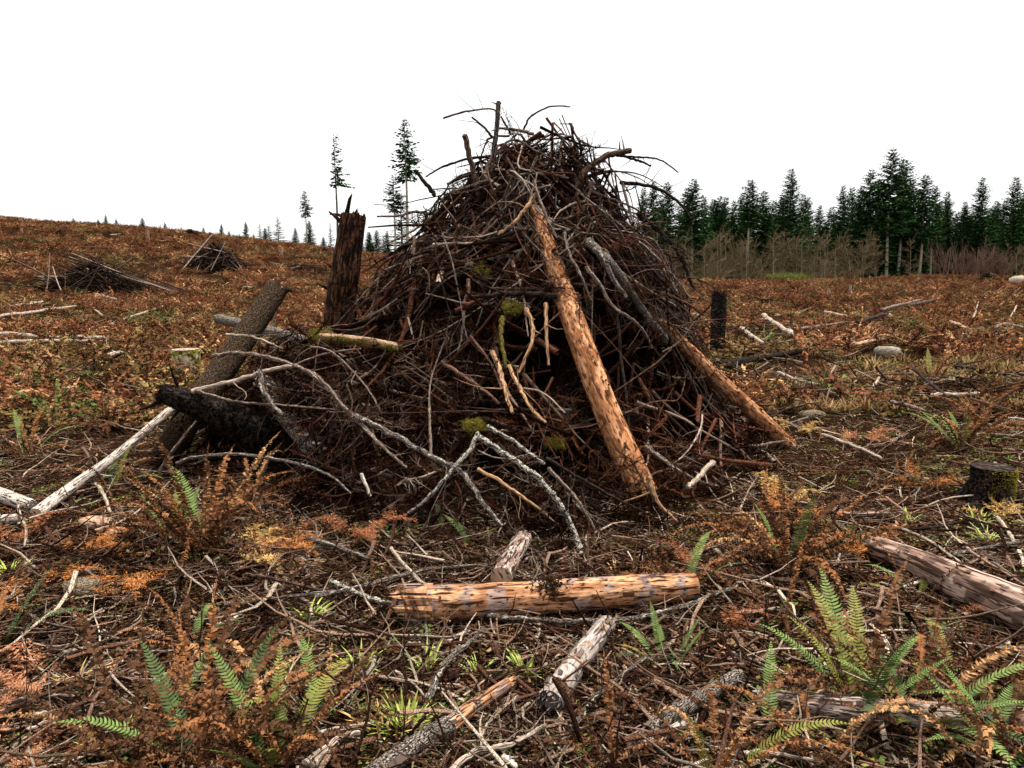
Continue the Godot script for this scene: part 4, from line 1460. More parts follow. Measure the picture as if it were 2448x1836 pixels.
	conifer("pale conifer close to the heap's left shoulder", "small conifers beyond the left crest", -29.04, 3.32, -190.00, 7.64, "full")
	conifer("tiny conifer between the low ones on the crest", "small conifers beyond the left crest", -61.61, 6.73, -195.00, 3.85, "full")
	conifer("tiny conifer between the far heap and the pointed one", "small conifers beyond the left crest", -65.07, 7.13, -195.00, 3.25, "full")
	conifer("tiny conifer on the crest left of the far heap", "small conifers beyond the left crest", -71.92, 7.69, -195.00, 3.49, "full")
	alder("bare tree furthest left, right of the heap's bent bough", 33.89, -0.19, -142.00, 8.38, "tree")
	alder("bare grey tree left of the long bare conifer trunk", 36.94, -0.18, -140.00, 8.28, "tree")
	alder("bare tree under the thin conifer", 38.69, -0.17, -142.00, 8.98, "tree")
	alder("bare tree left against the long bare conifer trunk", 40.85, -0.26, -144.00, 8.23, "tree")
	alder("bare tree right against the long bare conifer trunk", 42.76, -0.23, -142.00, 8.43, "tree")
	alder("tall bare tree left of the low green shrub", 44.72, -0.12, -140.00, 9.06, "tree")
	alder("leaning bare tree behind the low green shrub", 46.44, -0.11, -142.00, 9.38, "tree")
	alder("bare tree under the broad middle conifer", 48.87, -0.19, -144.00, 8.79, "tree")
	alder("bare white stemmed tree right of the broad conifer", 48.89, -0.07, -140.00, 8.47, "tree")
	alder("leaning pale stemmed tree right of the low green shrub", 50.79, -0.10, -141.00, 8.31, "tree")
	alder("bare tree under the pale bluish conifer", 53.37, -0.07, -143.00, 8.77, "tree")
	alder("bare tree in the middle of the brown row", 54.48, 0.03, -141.00, 8.57, "tree")
	alder("bare tree right of the middle of the brown row", 56.74, -0.04, -142.00, 8.53, "tree")
	alder("broad bare tree at the right of the brown row", 58.10, 0.11, -139.00, 8.84, "tree")
	alder("tall bare tree at the right end of the brown row", 60.49, 0.18, -140.00, 9.13, "tree")
	alder("bare tree just left of the tallest conifer's trunk", 63.90, 0.12, -143.00, 8.12, "tree")
	alder("thin bare tree right of the tallest conifer's trunk", 70.05, 0.28, -143.00, 7.35, "tree")
	alder("brownish bush at the left of the reddish bushes", 76.08, 0.45, -142.00, 7.43, "bush")
	alder("reddish bare bush under the pointed conifer, left one", 77.49, 0.48, -140.00, 6.86, "bush")
	alder("reddish bare bush under the pointed conifer, middle one", 80.50, 0.58, -141.00, 7.10, "bush")
	alder("purple reddish bare bush, right one of the row", 82.35, 0.63, -140.00, 7.47, "bush")
	alder("low brown bush at the right end of the reddish row", 85.52, 0.59, -142.00, 6.07, "bush")
	alder("bare tree left of the heap's bent bough", 30.68, -0.25, -145.00, 7.01, "tree")
	alder("bare tree seen through the twigs of the right side", 28.32, -0.22, -146.00, 7.34, "tree")
	alder("small brown bush left of the bare trees", 34.68, -0.17, -138.00, 5.79, "bush")
	alder("small brown bush at the foot of the long bare trunk", 40.45, -0.18, -138.00, 5.49, "bush")
	alder("brown undergrowth bush below the middle bare trees", 52.20, 0.01, -137.00, 5.28, "bush")
	alder("brown undergrowth bush below the right bare trees", 56.73, 0.15, -137.00, 4.84, "bush")
	alder("olive bush at the right edge of the forest", 87.57, 0.71, -141.00, 5.61, "bush")
	far_heap("low black brush heap with long poles, nearest on the left", Vector3(-23.5, 0.209, -45.63), 7.33, 2.32, 11, 46)
	far_heap("cone shaped brush heap with crossed pale poles on the left slope", Vector3(-27.5, 1.82, -75.35), 6.85, 2.74, 12, 46)
	far_heap("small dark brush mound on the crest above the cone heap", Vector3(-47.2, 6.89, -120), 3.04, 1.27, 13, 12)
	far_heap("low dark mound high on the left hill", Vector3(-55.9, 6.2, -101.1), 1.92, 0.77, 14, 8)
	far_heap("tiny dark mound right of the low one on the left hill", Vector3(-55.7, 6.5, -104.8), 1.11, 0.44, 15, 6)
	far_heap("flat dark mound in the middle of the left hill", Vector3(-54.5, 7.14, -113.7), 1.44, 0.48, 16, 6)
	far_heap("dark mound on the skyline at the far left", Vector3(-234, 4, -400.4), 4.23, 1.35, 17, 6)
	far_heap("small brown brush heap left beside the snag on the slope", Vector3(-24.3, 3.75, -105.6), 2.46, 1.23, 18, 14)
	far_heap("low wide spread of brown slash behind the leaning log", Vector3(-20.7, 1.66, -79.05), 5.51, 0.84, 19, 26)
	far_heap("small dark brush heap at the edge of the right forest", Vector3(29.1, 0.003, -119.1), 2.92, 1.06, 20, 12)
	far_heap("flat dark brush heap under the bare trees", Vector3(122, -5.62, -400.4), 13.38, 3.21, 21, 12)
	far_heap("low brown heap before the right forest edge", Vector3(69.8, 0.481, -119.1), 4.24, 1.19, 22, 12)
	far_heap("dark upturned root mound on the right far field", Vector3(57.4, 0.068, -105.8), 1.41, 0.94, 23, 8)
	make_heap()
	trunk_log("broken_snag", "tall dark broken snag standing at the left side of the brush heap", "snag", "big logs leaning in the brush heap", [Vector3(-1.76, -0.05, -8.1), Vector3(-1.73, 1.13, -8.1), Vector3(-1.65, 1.64, -8.1), Vector3(-1.57, 2.16, -8.15)], 0.165, 0.128, "snag", "hidden", "jagged", {"stubs": [[0.93, 2.4, 0.28, 0.028], [0.90, 3.4, 0.16, 0.03], [0.45, 3.3, 0.14, 0.025], [0.6, 3.2, 0.1, 0.022]], "spike": true})
	trunk_log("leaning_log", "thick rough barked log propped up to the right, left of the dark snag", "log", "big logs leaning in the brush heap", [Vector3(-3.07, -0.1, -6.757), Vector3(-2.58, 0.417, -6.25), Vector3(-2.36, 0.81, -6.5), Vector3(-2.18, 1.17, -6.8), Vector3(-2.04, 1.47, -7.05)], 0.108, 0.100, "rough", "hidden", "jagged", {"stubs": [[0.97, 0.3, 0.05, 0.05], [0.5, 2.9, 0.15, 0.02]], "moss": 0.12})
	trunk_log("charred_log", "black broken log with a splintered tip pointing left out of the heap", "log", "big logs leaning in the brush heap", [Vector3(-1.61, 0.075, -6.6), Vector3(-2.01, 0.333, -6.3), Vector3(-2.3, 0.563, -6.05), Vector3(-2.61, 0.724, -5.9)], 0.200, 0.070, "char", "hidden", "jagged", {"stubs": [[0.93, 1.6, 0.16, 0.022], [0.8, 1.4, 0.1, 0.02], [0.85, 4.6, 0.2, 0.015], [0.6, 1.5, 0.12, 0.02]]})
	trunk_log("pale_pole", "long whitish weathered pole running down left from under the black log", "log", "", [Vector3(-3.05, 0.063, -4.987), Vector3(-3.08, 0.113, -5.5), Vector3(-2.92, 0.26, -5.8), Vector3(-2.69, 0.529, -6.25)], 0.045, 0.030, "bleached", "cut", "jagged", {"stubs": [[0.5, 1.2, 0.1, 0.012]]})
	trunk_log("white_pole", "white barkless pole end at the left edge of the view", "log", "", [Vector3(-4.15, 0.066, -5.875), Vector3(-3.15, 0.076, -5.129)], 0.050, 0.045, "bleached", "cut", "jagged", {})
	trunk_log("white_pole", "short pale pole lying just below the white one at the left edge", "log", "", [Vector3(-3.39, 0.048, -4.889), Vector3(-3.13, 0.052, -4.948)], 0.035, 0.030, "bleached", "cut", "cut", {})
	trunk_log("mottled_log", "mottled grey log with pale bracket fungus sloping right under the left of the heap", "log", "big logs leaning in the brush heap", [Vector3(-1.99, 0.717, -6.35), Vector3(-1.66, 0.428, -6.1), Vector3(-1.4, 0.231, -5.85), Vector3(-1.04, -0.019, -5.55)], 0.085, 0.095, "greybark", "jagged", "hidden", {"fungus": 3})
	trunk_log("orange_log", "long straight orange brown log leaning down the front of the heap", "log", "big logs leaning in the brush heap", [Vector3(0.177, 2.13, -7.13), Vector3(0.245, 1.95, -6.99), Vector3(0.407, 1.46, -6.53), Vector3(0.545, 1.01, -6.05), Vector3(0.719, 0.529, -5.75), Vector3(0.923, 0.044, -5.45)], 0.074, 0.108, "tanbark", "jagged", "jagged", {"flakes": 260, "stubs": [[0.42, 4.2, 0.08, 0.02]]})
	trunk_log("propped_pole", "straight pale brown pole propped on the right flank of the heap", "log", "big logs leaning in the brush heap", [Vector3(1.28, 1.18, -7), Vector3(1.51, 0.951, -7.02), Vector3(1.92, 0.577, -7.12), Vector3(2.26, 0.284, -7.25), Vector3(2.59, -0.012, -7.38)], 0.060, 0.082, "tanbark", "cut", "cut", {"flakes": 120})
	trunk_log("dark_trunk", "dark reddish trunk leaning in the left flank of the heap behind the twigs", "log", "big logs leaning in the brush heap", [Vector3(-1.44, 0.84, -7.3), Vector3(-1.21, 1.21, -7.4), Vector3(-0.966, 1.59, -7.5), Vector3(-0.758, 1.89, -7.6)], 0.120, 0.090, "snag", "hidden", "hidden", {})
	trunk_log("bark_log", "log with loose pale bark crossing the right flank of the heap", "log", "big logs leaning in the brush heap", [Vector3(0.626, 1.86, -6.74), Vector3(0.819, 1.65, -6.57), Vector3(1.1, 1.28, -6.78), Vector3(1.31, 1.03, -6.81)], 0.032, 0.036, "greybark", "jagged", "jagged", {})
	trunk_log("pale_log", "pale reddish log lying behind the thick leaning log", "log", "", [Vector3(-3.14, 1.11, -8.6), Vector3(-2.61, 1.03, -8.3), Vector3(-2.06, 0.916, -8)], 0.050, 0.055, "greybark", "jagged", "jagged", {})
	trunk_log("fallen_log", "orange splintered log lying across the foreground before the heap", "log", "", [Vector3(-0.383, 0.1, -3.502), Vector3(-0.034, 0.114, -3.516), Vector3(0.309, 0.121, -3.558), Vector3(0.641, 0.12, -3.623), Vector3(0.869, 0.116, -3.666)], 0.083, 0.066, "orangewood", "splinter", "cut", {"flakes": 60, "clump": 0.42})
	trunk_log("short_log", "short brown and grey log end pointing away just behind the orange fallen log", "log", "", [Vector3(-0.053, 0.09, -3.839), Vector3(-0.002, 0.086, -4.142), Vector3(0.07, 0.08, -4.486)], 0.056, 0.050, "greywood", "cut", "cut", {"flakes": 40})
	trunk_log("split_log", "silvery grey split log with curling bark in the middle of the foreground", "log", "", [Vector3(0.134, 0.088, -2.669), Vector3(0.249, 0.099, -2.937), Vector3(0.407, 0.098, -3.291)], 0.050, 0.043, "silver", "jagged", "jagged", {"flakes": 70})
	trunk_log("barked_log", "grey barked log broken open, running out of the bottom edge of the view", "log", "", [Vector3(-0.448, 0.055, -2.274), Vector3(-0.338, 0.065, -2.415), Vector3(-0.215, 0.07, -2.559)], 0.036, 0.036, "greybark", "cut", "jagged", {"flakes": 30})
	trunk_log("split_plank", "orange brown split wood sticking out of the grey barked log at the bottom", "log", "", [Vector3(-0.243, 0.064, -2.523), Vector3(-0.141, 0.077, -2.658), Vector3(-0.014, 0.076, -2.828)], 0.033, 0.022, "orangewood", "jagged", "splinter", {})
	trunk_log("long_log", "long smooth pinkish brown log running off the right edge", "log", "", [Vector3(2.03, 0.073, -4.362), Vector3(2.1, 0.112, -3.956), Vector3(2.16, 0.128, -3.615), Vector3(2.29, 0.142, -3.169)], 0.062, 0.100, "pinkwood", "jagged", "cut", {"stubs": [[0.25, 1.5, 0.04, 0.02]], "flakes": 30})
	trunk_log("grey_log", "grey barkless log half under the green fern at lower right", "log", "", [Vector3(0.862, 0.106, -2.653), Vector3(0.989, 0.112, -2.621), Vector3(1.12, 0.113, -2.59), Vector3(1.39, 0.113, -2.549), Vector3(1.79, 0.112, -2.513)], 0.043, 0.045, "greywood", "jagged", "cut", {"flakes": 25})
	trunk_log("barked_log", "broken barked stick log with pink wood showing at its near end, lower right", "log", "", [Vector3(0.441, 0.089, -2.468), Vector3(0.603, 0.097, -2.621), Vector3(0.85, 0.099, -2.845)], 0.033, 0.027, "greybark", "splinter", "jagged", {"flakes": 30})
	trunk_log("white_pole", "thin whitish log fragment lying below the broken barked log", "log", "", [Vector3(0.426, 0.078, -2.42), Vector3(0.606, 0.082, -2.559)], 0.020, 0.020, "bleached", "jagged", "jagged", {})
	trunk_log("fallen_log", "short pale pinkish log between the curled fern and the right stump", "log", "", [Vector3(2.13, 0.034, -5.088), Vector3(2.29, 0.036, -5.088), Vector3(2.45, 0.039, -5.088)], 0.024, 0.019, "pinkwood", "cut", "cut", {})
	trunk_log("fallen_log", "black charred log lying behind the right foot of the heap", "log", "", [Vector3(3.23, 0.13, -12.58), Vector3(4.28, 0.152, -13.65), Vector3(5.48, 0.186, -14.82)], 0.086, 0.039, "char", "jagged", "jagged", {})
	trunk_log("moss_branch", "pale branch with thick yellow moss at the left front of the heap", "branch", "", [Vector3(-1.54, 1.09, -6.45), Vector3(-1.33, 1.08, -6.4), Vector3(-1.12, 1.06, -6.35), Vector3(-0.901, 1.02, -6.3)], 0.028, 0.030, "wood", "cut", "jagged", {"moss": 1.0})
	make_stump("stump", "dark flat topped stump with a root flare at the right edge", "stump", "", Vector3(3.32, 0.01, -5.424), 0.134, 0.262, "char", "flare")
	make_stump("stump", "pale stump with green moss at the left of the heap", "stump", "", Vector3(-4.97, 0.034, -12.21), 0.197, 0.407, "mossy", "plain")
	make_stump("burnt_post", "black burnt post standing upright behind the right flank of the heap", "snag", "", Vector3(4, 0.083, -15.64), 0.135, 1.097, "char", "post")
	make_stump("stump", "small dark cut stump on the right field", "stump", "", Vector3(6.94, 0.031, -12.23), 0.148, 0.155, "char", "plain")
	make_stump("broken_stub", "thin pale broken stub standing far out on the right", "snag", "", Vector3(17.6, 0.024, -45), 0.078, 0.621, "pale", "post")
	make_stump("broken_stub", "pale splintered stub on the far right field under the tallest conifers", "snag", "", Vector3(24.6, 0.009, -58.94), 0.085, 0.678, "pale", "post")
	make_stump("broken_stub", "slim rust coloured broken trunk on the far left slope", "snag", "", Vector3(-44.5, 4.99, -99.87), 0.201, 1.723, "orangewood", "post")
	make_stump("broken_stub", "slim pale broken trunk on the far slope left of the dark snag", "snag", "", Vector3(-26.1, 3.07, -92.2), 0.159, 1.272, "wood", "post")
	make_stump("broken_stub", "small pale stub near the top of the left hill", "snag", "", Vector3(-58.2, 5.98, -97.12), 0.140, 0.782, "wood", "post")
	make_stump("stump", "low dark stump among logs on the right field", "stump", "", Vector3(14.2, 0.015, -27.42), 0.236, 0.252, "char", "plain")
	make_stump("stump", "dark stump at the near side of the right field behind the heap", "stump", "", Vector3(11.7, -0.086, -37.22), 0.278, 0.471, "char", "plain")
	stick("broken_pole", "tall broken pole standing highest at the top of the heap", "pole", "branches on the brush heap", [Vector3(-0.114, 3.1, -7.437), Vector3(-0.145, 2.85, -7.467), Vector3(-0.178, 2.58, -7.512), Vector3(-0.187, 2.37, -7.542)], 0.0233, 0.0219, "barkgrey", 2)
	stick("broken_pole", "shorter broken pole left of the tall pole on top", "pole", "branches on the brush heap", [Vector3(-0.432, 2.83, -7.537), Vector3(-0.372, 2.58, -7.527), Vector3(-0.318, 2.37, -7.512), Vector3(-0.306, 2.23, -7.502)], 0.0267, 0.0252, "brown", 1)
	stick("dead_branch", "thin drooping branch arching left from the tall pole's tip", "branch", "branches on the brush heap", [Vector3(-0.625, 2.99, -7.6), Vector3(-0.411, 3.05, -7.6), Vector3(-0.256, 3.07, -7.6), Vector3(-0.178, 3.07, -7.6), Vector3(-0.135, 3.04, -7.6)], 0.0101, 0.0058, "brown", 7)
	stick("dead_branch", "dark branch slanting up left below the tall pole's tip", "branch", "branches on the brush heap", [Vector3(-0.179, 2.82, -7.6), Vector3(-0.256, 2.91, -7.6), Vector3(-0.365, 3, -7.6)], 0.0127, 0.0073, "dark", 2)
	stick("dead_branch", "bent dark branch reaching right above the top of the heap", "branch", "branches on the brush heap", [Vector3(0.096, 2.9, -7.8), Vector3(0.127, 2.96, -7.8), Vector3(0.183, 3.05, -7.8), Vector3(0.357, 3.13, -7.8), Vector3(0.54, 3.13, -7.8)], 0.0113, 0.0065, "dark", 1)
	stick("dead_branch", "pale grey stub lying just under the top of the heap", "branch", "branches on the brush heap", [Vector3(0.194, 2.85, -7.6), Vector3(0.023, 2.89, -7.6), Vector3(-0.117, 2.9, -7.6)], 0.0169, 0.0097, "grey", 1)
	stick("dead_branch", "short dark branch leaning on the right of the tall pole", "branch", "branches on the brush heap", [Vector3(-0.008, 2.89, -7.85), Vector3(-0.056, 2.97, -7.85), Vector3(-0.104, 3.05, -7.85)], 0.0131, 0.0075, "dark", 2)
	stick("dead_branch", "bare dark branch curving down left from beside the tall pole", "branch", "branches on the brush heap", [Vector3(-0.202, 2.69, -7.85), Vector3(-0.428, 2.66, -7.85), Vector3(-0.654, 2.59, -7.85), Vector3(-0.82, 2.5, -7.85)], 0.0139, 0.0080, "dark", 2)
	stick("dead_branch", "thick short stub slanting up left on the left shoulder", "branch", "branches on the brush heap", [Vector3(-0.735, 2.33, -7.85), Vector3(-0.834, 2.45, -7.85), Vector3(-0.921, 2.56, -7.85)], 0.0235, 0.0136, "dark", 1)
	stick("dead_branch", "brown stick end on the left shoulder right of the stub", "branch", "branches on the brush heap", [Vector3(-0.347, 2.53, -7.823), Vector3(-0.51, 2.48, -7.844), Vector3(-0.617, 2.43, -7.862)], 0.0174, 0.0100, "brown", 3)
	stick("dead_branch", "long whip like twig reaching far left from the shoulder", "branch", "branches on the brush heap", [Vector3(-0.332, 2.43, -7.85), Vector3(-0.592, 2.35, -7.85), Vector3(-0.853, 2.29, -7.85), Vector3(-1.11, 2.24, -7.85), Vector3(-1.31, 2.24, -7.85)], 0.0070, 0.0040, "dark", 3)
	stick("dead_branch", "grey stick sticking out left towards the far tall trees", "branch", "branches on the brush heap", [Vector3(-0.79, 2.15, -7.85), Vector3(-0.92, 2.17, -7.85), Vector3(-1.12, 2.13, -7.85), Vector3(-1.29, 2.13, -7.85)], 0.0148, 0.0085, "grey", 3)
	stick("dead_branch", "long grey branch bowed across the upper face of the heap", "branch", "branches on the brush heap", [Vector3(-0.576, 2.33, -7.641), Vector3(-0.254, 2.41, -7.463), Vector3(0.052, 2.45, -7.306), Vector3(0.278, 2.46, -7.296), Vector3(0.481, 2.44, -7.409), Vector3(0.76, 2.33, -7.585), Vector3(1.08, 2.23, -7.749), Vector3(1.27, 2.15, -7.832)], 0.0167, 0.0096, "grey", 8)
	stick("dead_branch", "thick sawn branch end sticking out at the right shoulder", "branch", "branches on the brush heap", [Vector3(0.576, 2.36, -7.437), Vector3(0.675, 2.52, -7.544), Vector3(0.9, 2.67, -7.629), Vector3(1.09, 2.71, -7.65)], 0.0302, 0.0269, "brown", 2)
	stick("dead_branch", "thin branch curving down right beyond the right shoulder", "branch", "branches on the brush heap", [Vector3(0.991, 2.69, -7.85), Vector3(1.23, 2.68, -7.85), Vector3(1.41, 2.65, -7.85), Vector3(1.58, 2.54, -7.85)], 0.0113, 0.0065, "dark", 2)
	stick("dead_branch", "short straight branch just under the right shoulder", "branch", "branches on the brush heap", [Vector3(1.02, 2.7, -7.85), Vector3(1.19, 2.65, -7.85), Vector3(1.32, 2.6, -7.85)], 0.0148, 0.0085, "dark", 1)
	stick("dead_branch", "dark bough curving over the right side before the far trees", "branch", "branches on the brush heap", [Vector3(1.03, 2.45, -7.85), Vector3(1.27, 2.42, -7.85), Vector3(1.47, 2.35, -7.85), Vector3(1.62, 2.23, -7.85), Vector3(1.71, 2.11, -7.85)], 0.0192, 0.0110, "dark", 5)
	stick("dead_branch", "thick bent dark bough hanging down on the right side of the heap", "branch", "branches on the brush heap", [Vector3(1.21, 2.16, -7.85), Vector3(1.26, 2.11, -7.85), Vector3(1.4, 2.01, -7.85), Vector3(1.51, 1.89, -7.85), Vector3(1.63, 1.74, -7.85), Vector3(1.72, 1.53, -7.85), Vector3(1.77, 1.43, -7.85)], 0.0257, 0.0188, "dark", 5)
	stick("dead_branch", "straight dark branch sticking out right under the bent bough", "branch", "branches on the brush heap", [Vector3(1.11, 1.91, -7.85), Vector3(1.37, 1.84, -7.85), Vector3(1.53, 1.75, -7.85), Vector3(1.71, 1.73, -7.85)], 0.0138, 0.0079, "dark", 4)
	stick("dead_branch", "thin pale switch pointing up right from the right side", "branch", "branches on the brush heap", [Vector3(1.51, 1.59, -7.85), Vector3(1.77, 1.77, -7.85), Vector3(2.01, 1.97, -7.85)], 0.0055, 0.0032, "grey", 4)
	stick("dead_branch", "grey stick standing in the twigs below the top", "branch", "branches on the brush heap", [Vector3(0.235, 2.67, -7.387), Vector3(0.172, 2.49, -7.268), Vector3(0.11, 2.33, -7.137), Vector3(0.058, 2.26, -7.068)], 0.0144, 0.0083, "barkgrey", 2)
	stick("dead_branch", "grey stick slanting down left across the middle of the upper face", "branch", "branches on the brush heap", [Vector3(0.333, 2.35, -7.181), Vector3(0.169, 2.3, -7.112), Vector3(0.022, 2.21, -7.036), Vector3(-0.123, 2.09, -6.996), Vector3(-0.24, 1.96, -6.984)], 0.0125, 0.0072, "grey", 3)
	stick("dead_branch", "tan forked branch with a mossy lower end above the orange log", "branch", "branches on the brush heap", [Vector3(0.217, 2.28, -7.018), Vector3(0.122, 2.14, -6.947), Vector3(0.014, 2.01, -6.871), Vector3(-0.114, 1.91, -6.833)], 0.0215, 0.0124, "tan", 2)
	stick("dead_branch", "grey branch lying along the top end of the orange log", "branch", "branches on the brush heap", [Vector3(0.181, 2.37, -7.014), Vector3(0.237, 2.2, -6.939), Vector3(0.304, 2.02, -6.826), Vector3(0.372, 1.88, -6.741)], 0.0153, 0.0088, "grey", 3)
	stick("dead_branch", "mottled branch hanging beside the orange log's upper right", "branch", "branches on the brush heap", [Vector3(0.426, 1.92, -6.714), Vector3(0.463, 1.75, -6.617), Vector3(0.537, 1.6, -6.491), Vector3(0.629, 1.38, -6.407)], 0.0160, 0.0092, "grey", 3)
	stick("dead_branch", "pale stick lying level on the left upper face", "branch", "branches on the brush heap", [Vector3(-0.665, 1.83, -6.859), Vector3(-0.522, 1.84, -6.856), Vector3(-0.322, 1.84, -6.865)], 0.0152, 0.0088, "pale", 2)
	stick("dead_branch", "grey stick slanting up right on the left flank", "branch", "branches on the brush heap", [Vector3(-1.14, 1.62, -7.299), Vector3(-0.902, 1.7, -7.134), Vector3(-0.675, 1.79, -6.956)], 0.0127, 0.0073, "grey", 4)
	stick("dead_branch", "thick barked branch with pale broken ends on the right face", "branch", "branches on the brush heap", [Vector3(0.613, 1.84, -6.611), Vector3(0.719, 1.71, -6.556), Vector3(0.825, 1.53, -6.502), Vector3(0.92, 1.4, -6.481)], 0.0305, 0.0176, "barkgrey", 2)
	stick("dead_branch", "straight grey branch sloping right on the right flank", "branch", "branches on the brush heap", [Vector3(0.736, 1.78, -6.599), Vector3(0.889, 1.61, -6.692), Vector3(1.13, 1.46, -6.852), Vector3(1.41, 1.31, -6.976)], 0.0211, 0.0121, "grey", 4)
	stick("dead_branch", "long dark branch sloping right above the pale pole", "branch", "branches on the brush heap", [Vector3(0.876, 1.88, -6.845), Vector3(1.07, 1.74, -6.946), Vector3(1.29, 1.54, -7.016), Vector3(1.54, 1.3, -7.024)], 0.0170, 0.0098, "dark", 4)
	stick("dead_branch", "outermost grey branch on the right flank", "branch", "branches on the brush heap", [Vector3(1.07, 1.9, -7.214), Vector3(1.25, 1.75, -7.183), Vector3(1.42, 1.57, -7.166), Vector3(1.57, 1.38, -7.167)], 0.0159, 0.0092, "grey", 4)
	stick("dead_branch", "kinked grey branch hanging over the dark right hollow", "branch", "branches on the brush heap", [Vector3(0.586, 1.64, -6.442), Vector3(0.691, 1.51, -6.397), Vector3(0.797, 1.33, -6.362), Vector3(0.935, 1.24, -6.379), Vector3(1.05, 1.14, -6.431), Vector3(1.13, 0.994, -6.468)], 0.0171, 0.0098, "grey", 3)
	stick("dead_branch", "heavy dark root lying level over the middle hollow", "branch", "branches on the brush heap", [Vector3(0.35, 1.42, -6.284), Vector3(0.046, 1.44, -6.316), Vector3(-0.154, 1.42, -6.352), Vector3(-0.328, 1.41, -6.368)], 0.0253, 0.0146, "dark", 4)
	stick("dead_branch", "reddish stub hanging left of the middle hollow", "branch", "branches on the brush heap", [Vector3(-0.346, 1.54, -6.476), Vector3(-0.352, 1.44, -6.433), Vector3(-0.384, 1.35, -6.391)], 0.0178, 0.0103, "red", 1)
	stick("dead_branch", "tan crooked root hanging in the middle hollow", "branch", "branches on the brush heap", [Vector3(0.109, 1.33, -6.112), Vector3(0.159, 1.18, -6.036), Vector3(0.132, 1.05, -5.927), Vector3(0.05, 0.871, -5.846)], 0.0179, 0.0103, "tan", 1)
	stick("dead_branch", "straight tan root hanging right beside the orange log", "branch", "branches on the brush heap", [Vector3(0.255, 1.37, -6.073), Vector3(0.255, 1.18, -5.956), Vector3(0.267, 0.93, -5.831)], 0.0159, 0.0091, "tan", 1)
	stick("dead_branch", "thin grey stick hanging left of the mossy upright", "branch", "branches on the brush heap", [Vector3(-0.371, 1.3, -6.281), Vector3(-0.389, 1.12, -6.229), Vector3(-0.416, 0.995, -6.18)], 0.0104, 0.0060, "grey", 1)
	stick("dead_branch", "mossy upright stem in the middle hollow", "branch", "branches on the brush heap", [Vector3(-0.078, 1.26, -6.17), Vector3(-0.084, 1.1, -6.084), Vector3(-0.045, 0.891, -5.996)], 0.0243, 0.0140, "mossbark", 2)
	stick("dead_branch", "tan stem standing before the mossy upright", "branch", "branches on the brush heap", [Vector3(-0.146, 1.01, -5.992), Vector3(-0.081, 0.859, -5.848), Vector3(-0.042, 0.739, -5.642), Vector3(0.006, 0.636, -5.498)], 0.0217, 0.0125, "tan", 1)
	stick("dead_branch", "reddish branch slanting into the middle hollow", "branch", "branches on the brush heap", [Vector3(-0.321, 1.11, -6.178), Vector3(-0.214, 0.996, -6.102), Vector3(-0.134, 0.869, -5.971), Vector3(-0.075, 0.75, -5.858)], 0.0134, 0.0077, "red", 2)
	stick("dead_branch", "tan orange branch bent along the left of the orange log", "branch", "branches on the brush heap", [Vector3(-0.019, 0.926, -5.812), Vector3(0.042, 0.81, -5.66), Vector3(0.123, 0.683, -5.464), Vector3(0.229, 0.595, -5.334)], 0.0161, 0.0093, "tan", 2)
	stick("dead_branch", "thin pale branch curved behind the orange log's foot", "branch", "branches on the brush heap", [Vector3(0.042, 0.784, -5.665), Vector3(0.162, 0.78, -5.609), Vector3(0.253, 0.747, -5.514), Vector3(0.361, 0.647, -5.432)], 0.0080, 0.0046, "pale", 2)
	stick("dead_branch", "purplish straight branch sloping right in the middle of the face", "branch", "branches on the brush heap", [Vector3(-0.538, 0.919, -6.093), Vector3(-0.365, 0.825, -6.013), Vector3(-0.232, 0.757, -5.859), Vector3(-0.092, 0.666, -5.714)], 0.0184, 0.0106, "red", 3)
	stick("dead_branch", "long grey branch sloping right down the left apron", "branch", "branches on the brush heap", [Vector3(-1.48, 0.892, -5.78), Vector3(-1.29, 0.759, -5.672), Vector3(-1.15, 0.652, -5.509), Vector3(-0.992, 0.555, -5.329), Vector3(-0.829, 0.453, -5.157), Vector3(-0.677, 0.361, -5.042)], 0.0144, 0.0083, "grey", 5)
	stick("dead_branch", "long mottled branch bent down across the front of the heap", "branch", "branches on the brush heap", [Vector3(-1.07, 0.637, -5.393), Vector3(-0.872, 0.56, -5.302), Vector3(-0.684, 0.498, -5.157), Vector3(-0.503, 0.433, -4.998), Vector3(-0.331, 0.392, -4.851), Vector3(-0.252, 0.339, -4.728), Vector3(-0.167, 0.238, -4.637), Vector3(-0.06, 0.117, -4.592)], 0.0198, 0.0156, "barkgrey", 4)
	stick("dead_branch", "white spotted branch sloping down left at the front of the heap", "branch", "branches on the brush heap", [Vector3(-0.213, 0.605, -4.934), Vector3(-0.257, 0.519, -4.86), Vector3(-0.346, 0.435, -4.764), Vector3(-0.434, 0.335, -4.703), Vector3(-0.537, 0.231, -4.696), Vector3(-0.622, 0.161, -4.712)], 0.0159, 0.0092, "birch", 2)
	stick("dead_branch", "longest white spotted branch bowed down right at the front", "branch", "branches on the brush heap", [Vector3(-0.201, 0.583, -4.909), Vector3(-0.089, 0.521, -4.848), Vector3(0.036, 0.457, -4.758), Vector3(0.147, 0.394, -4.677), Vector3(0.237, 0.302, -4.632), Vector3(0.316, 0.188, -4.597), Vector3(0.38, 0.064, -4.501), Vector3(0.405, -0.033, -4.376)], 0.0186, 0.0156, "birch", 2)
	stick("dead_branch", "white spotted branch above the longest one", "branch", "branches on the brush heap", [Vector3(-0.16, 0.609, -5.138), Vector3(0.005, 0.528, -5.069), Vector3(0.134, 0.454, -4.955), Vector3(0.2, 0.426, -4.868)], 0.0144, 0.0083, "birch", 2)
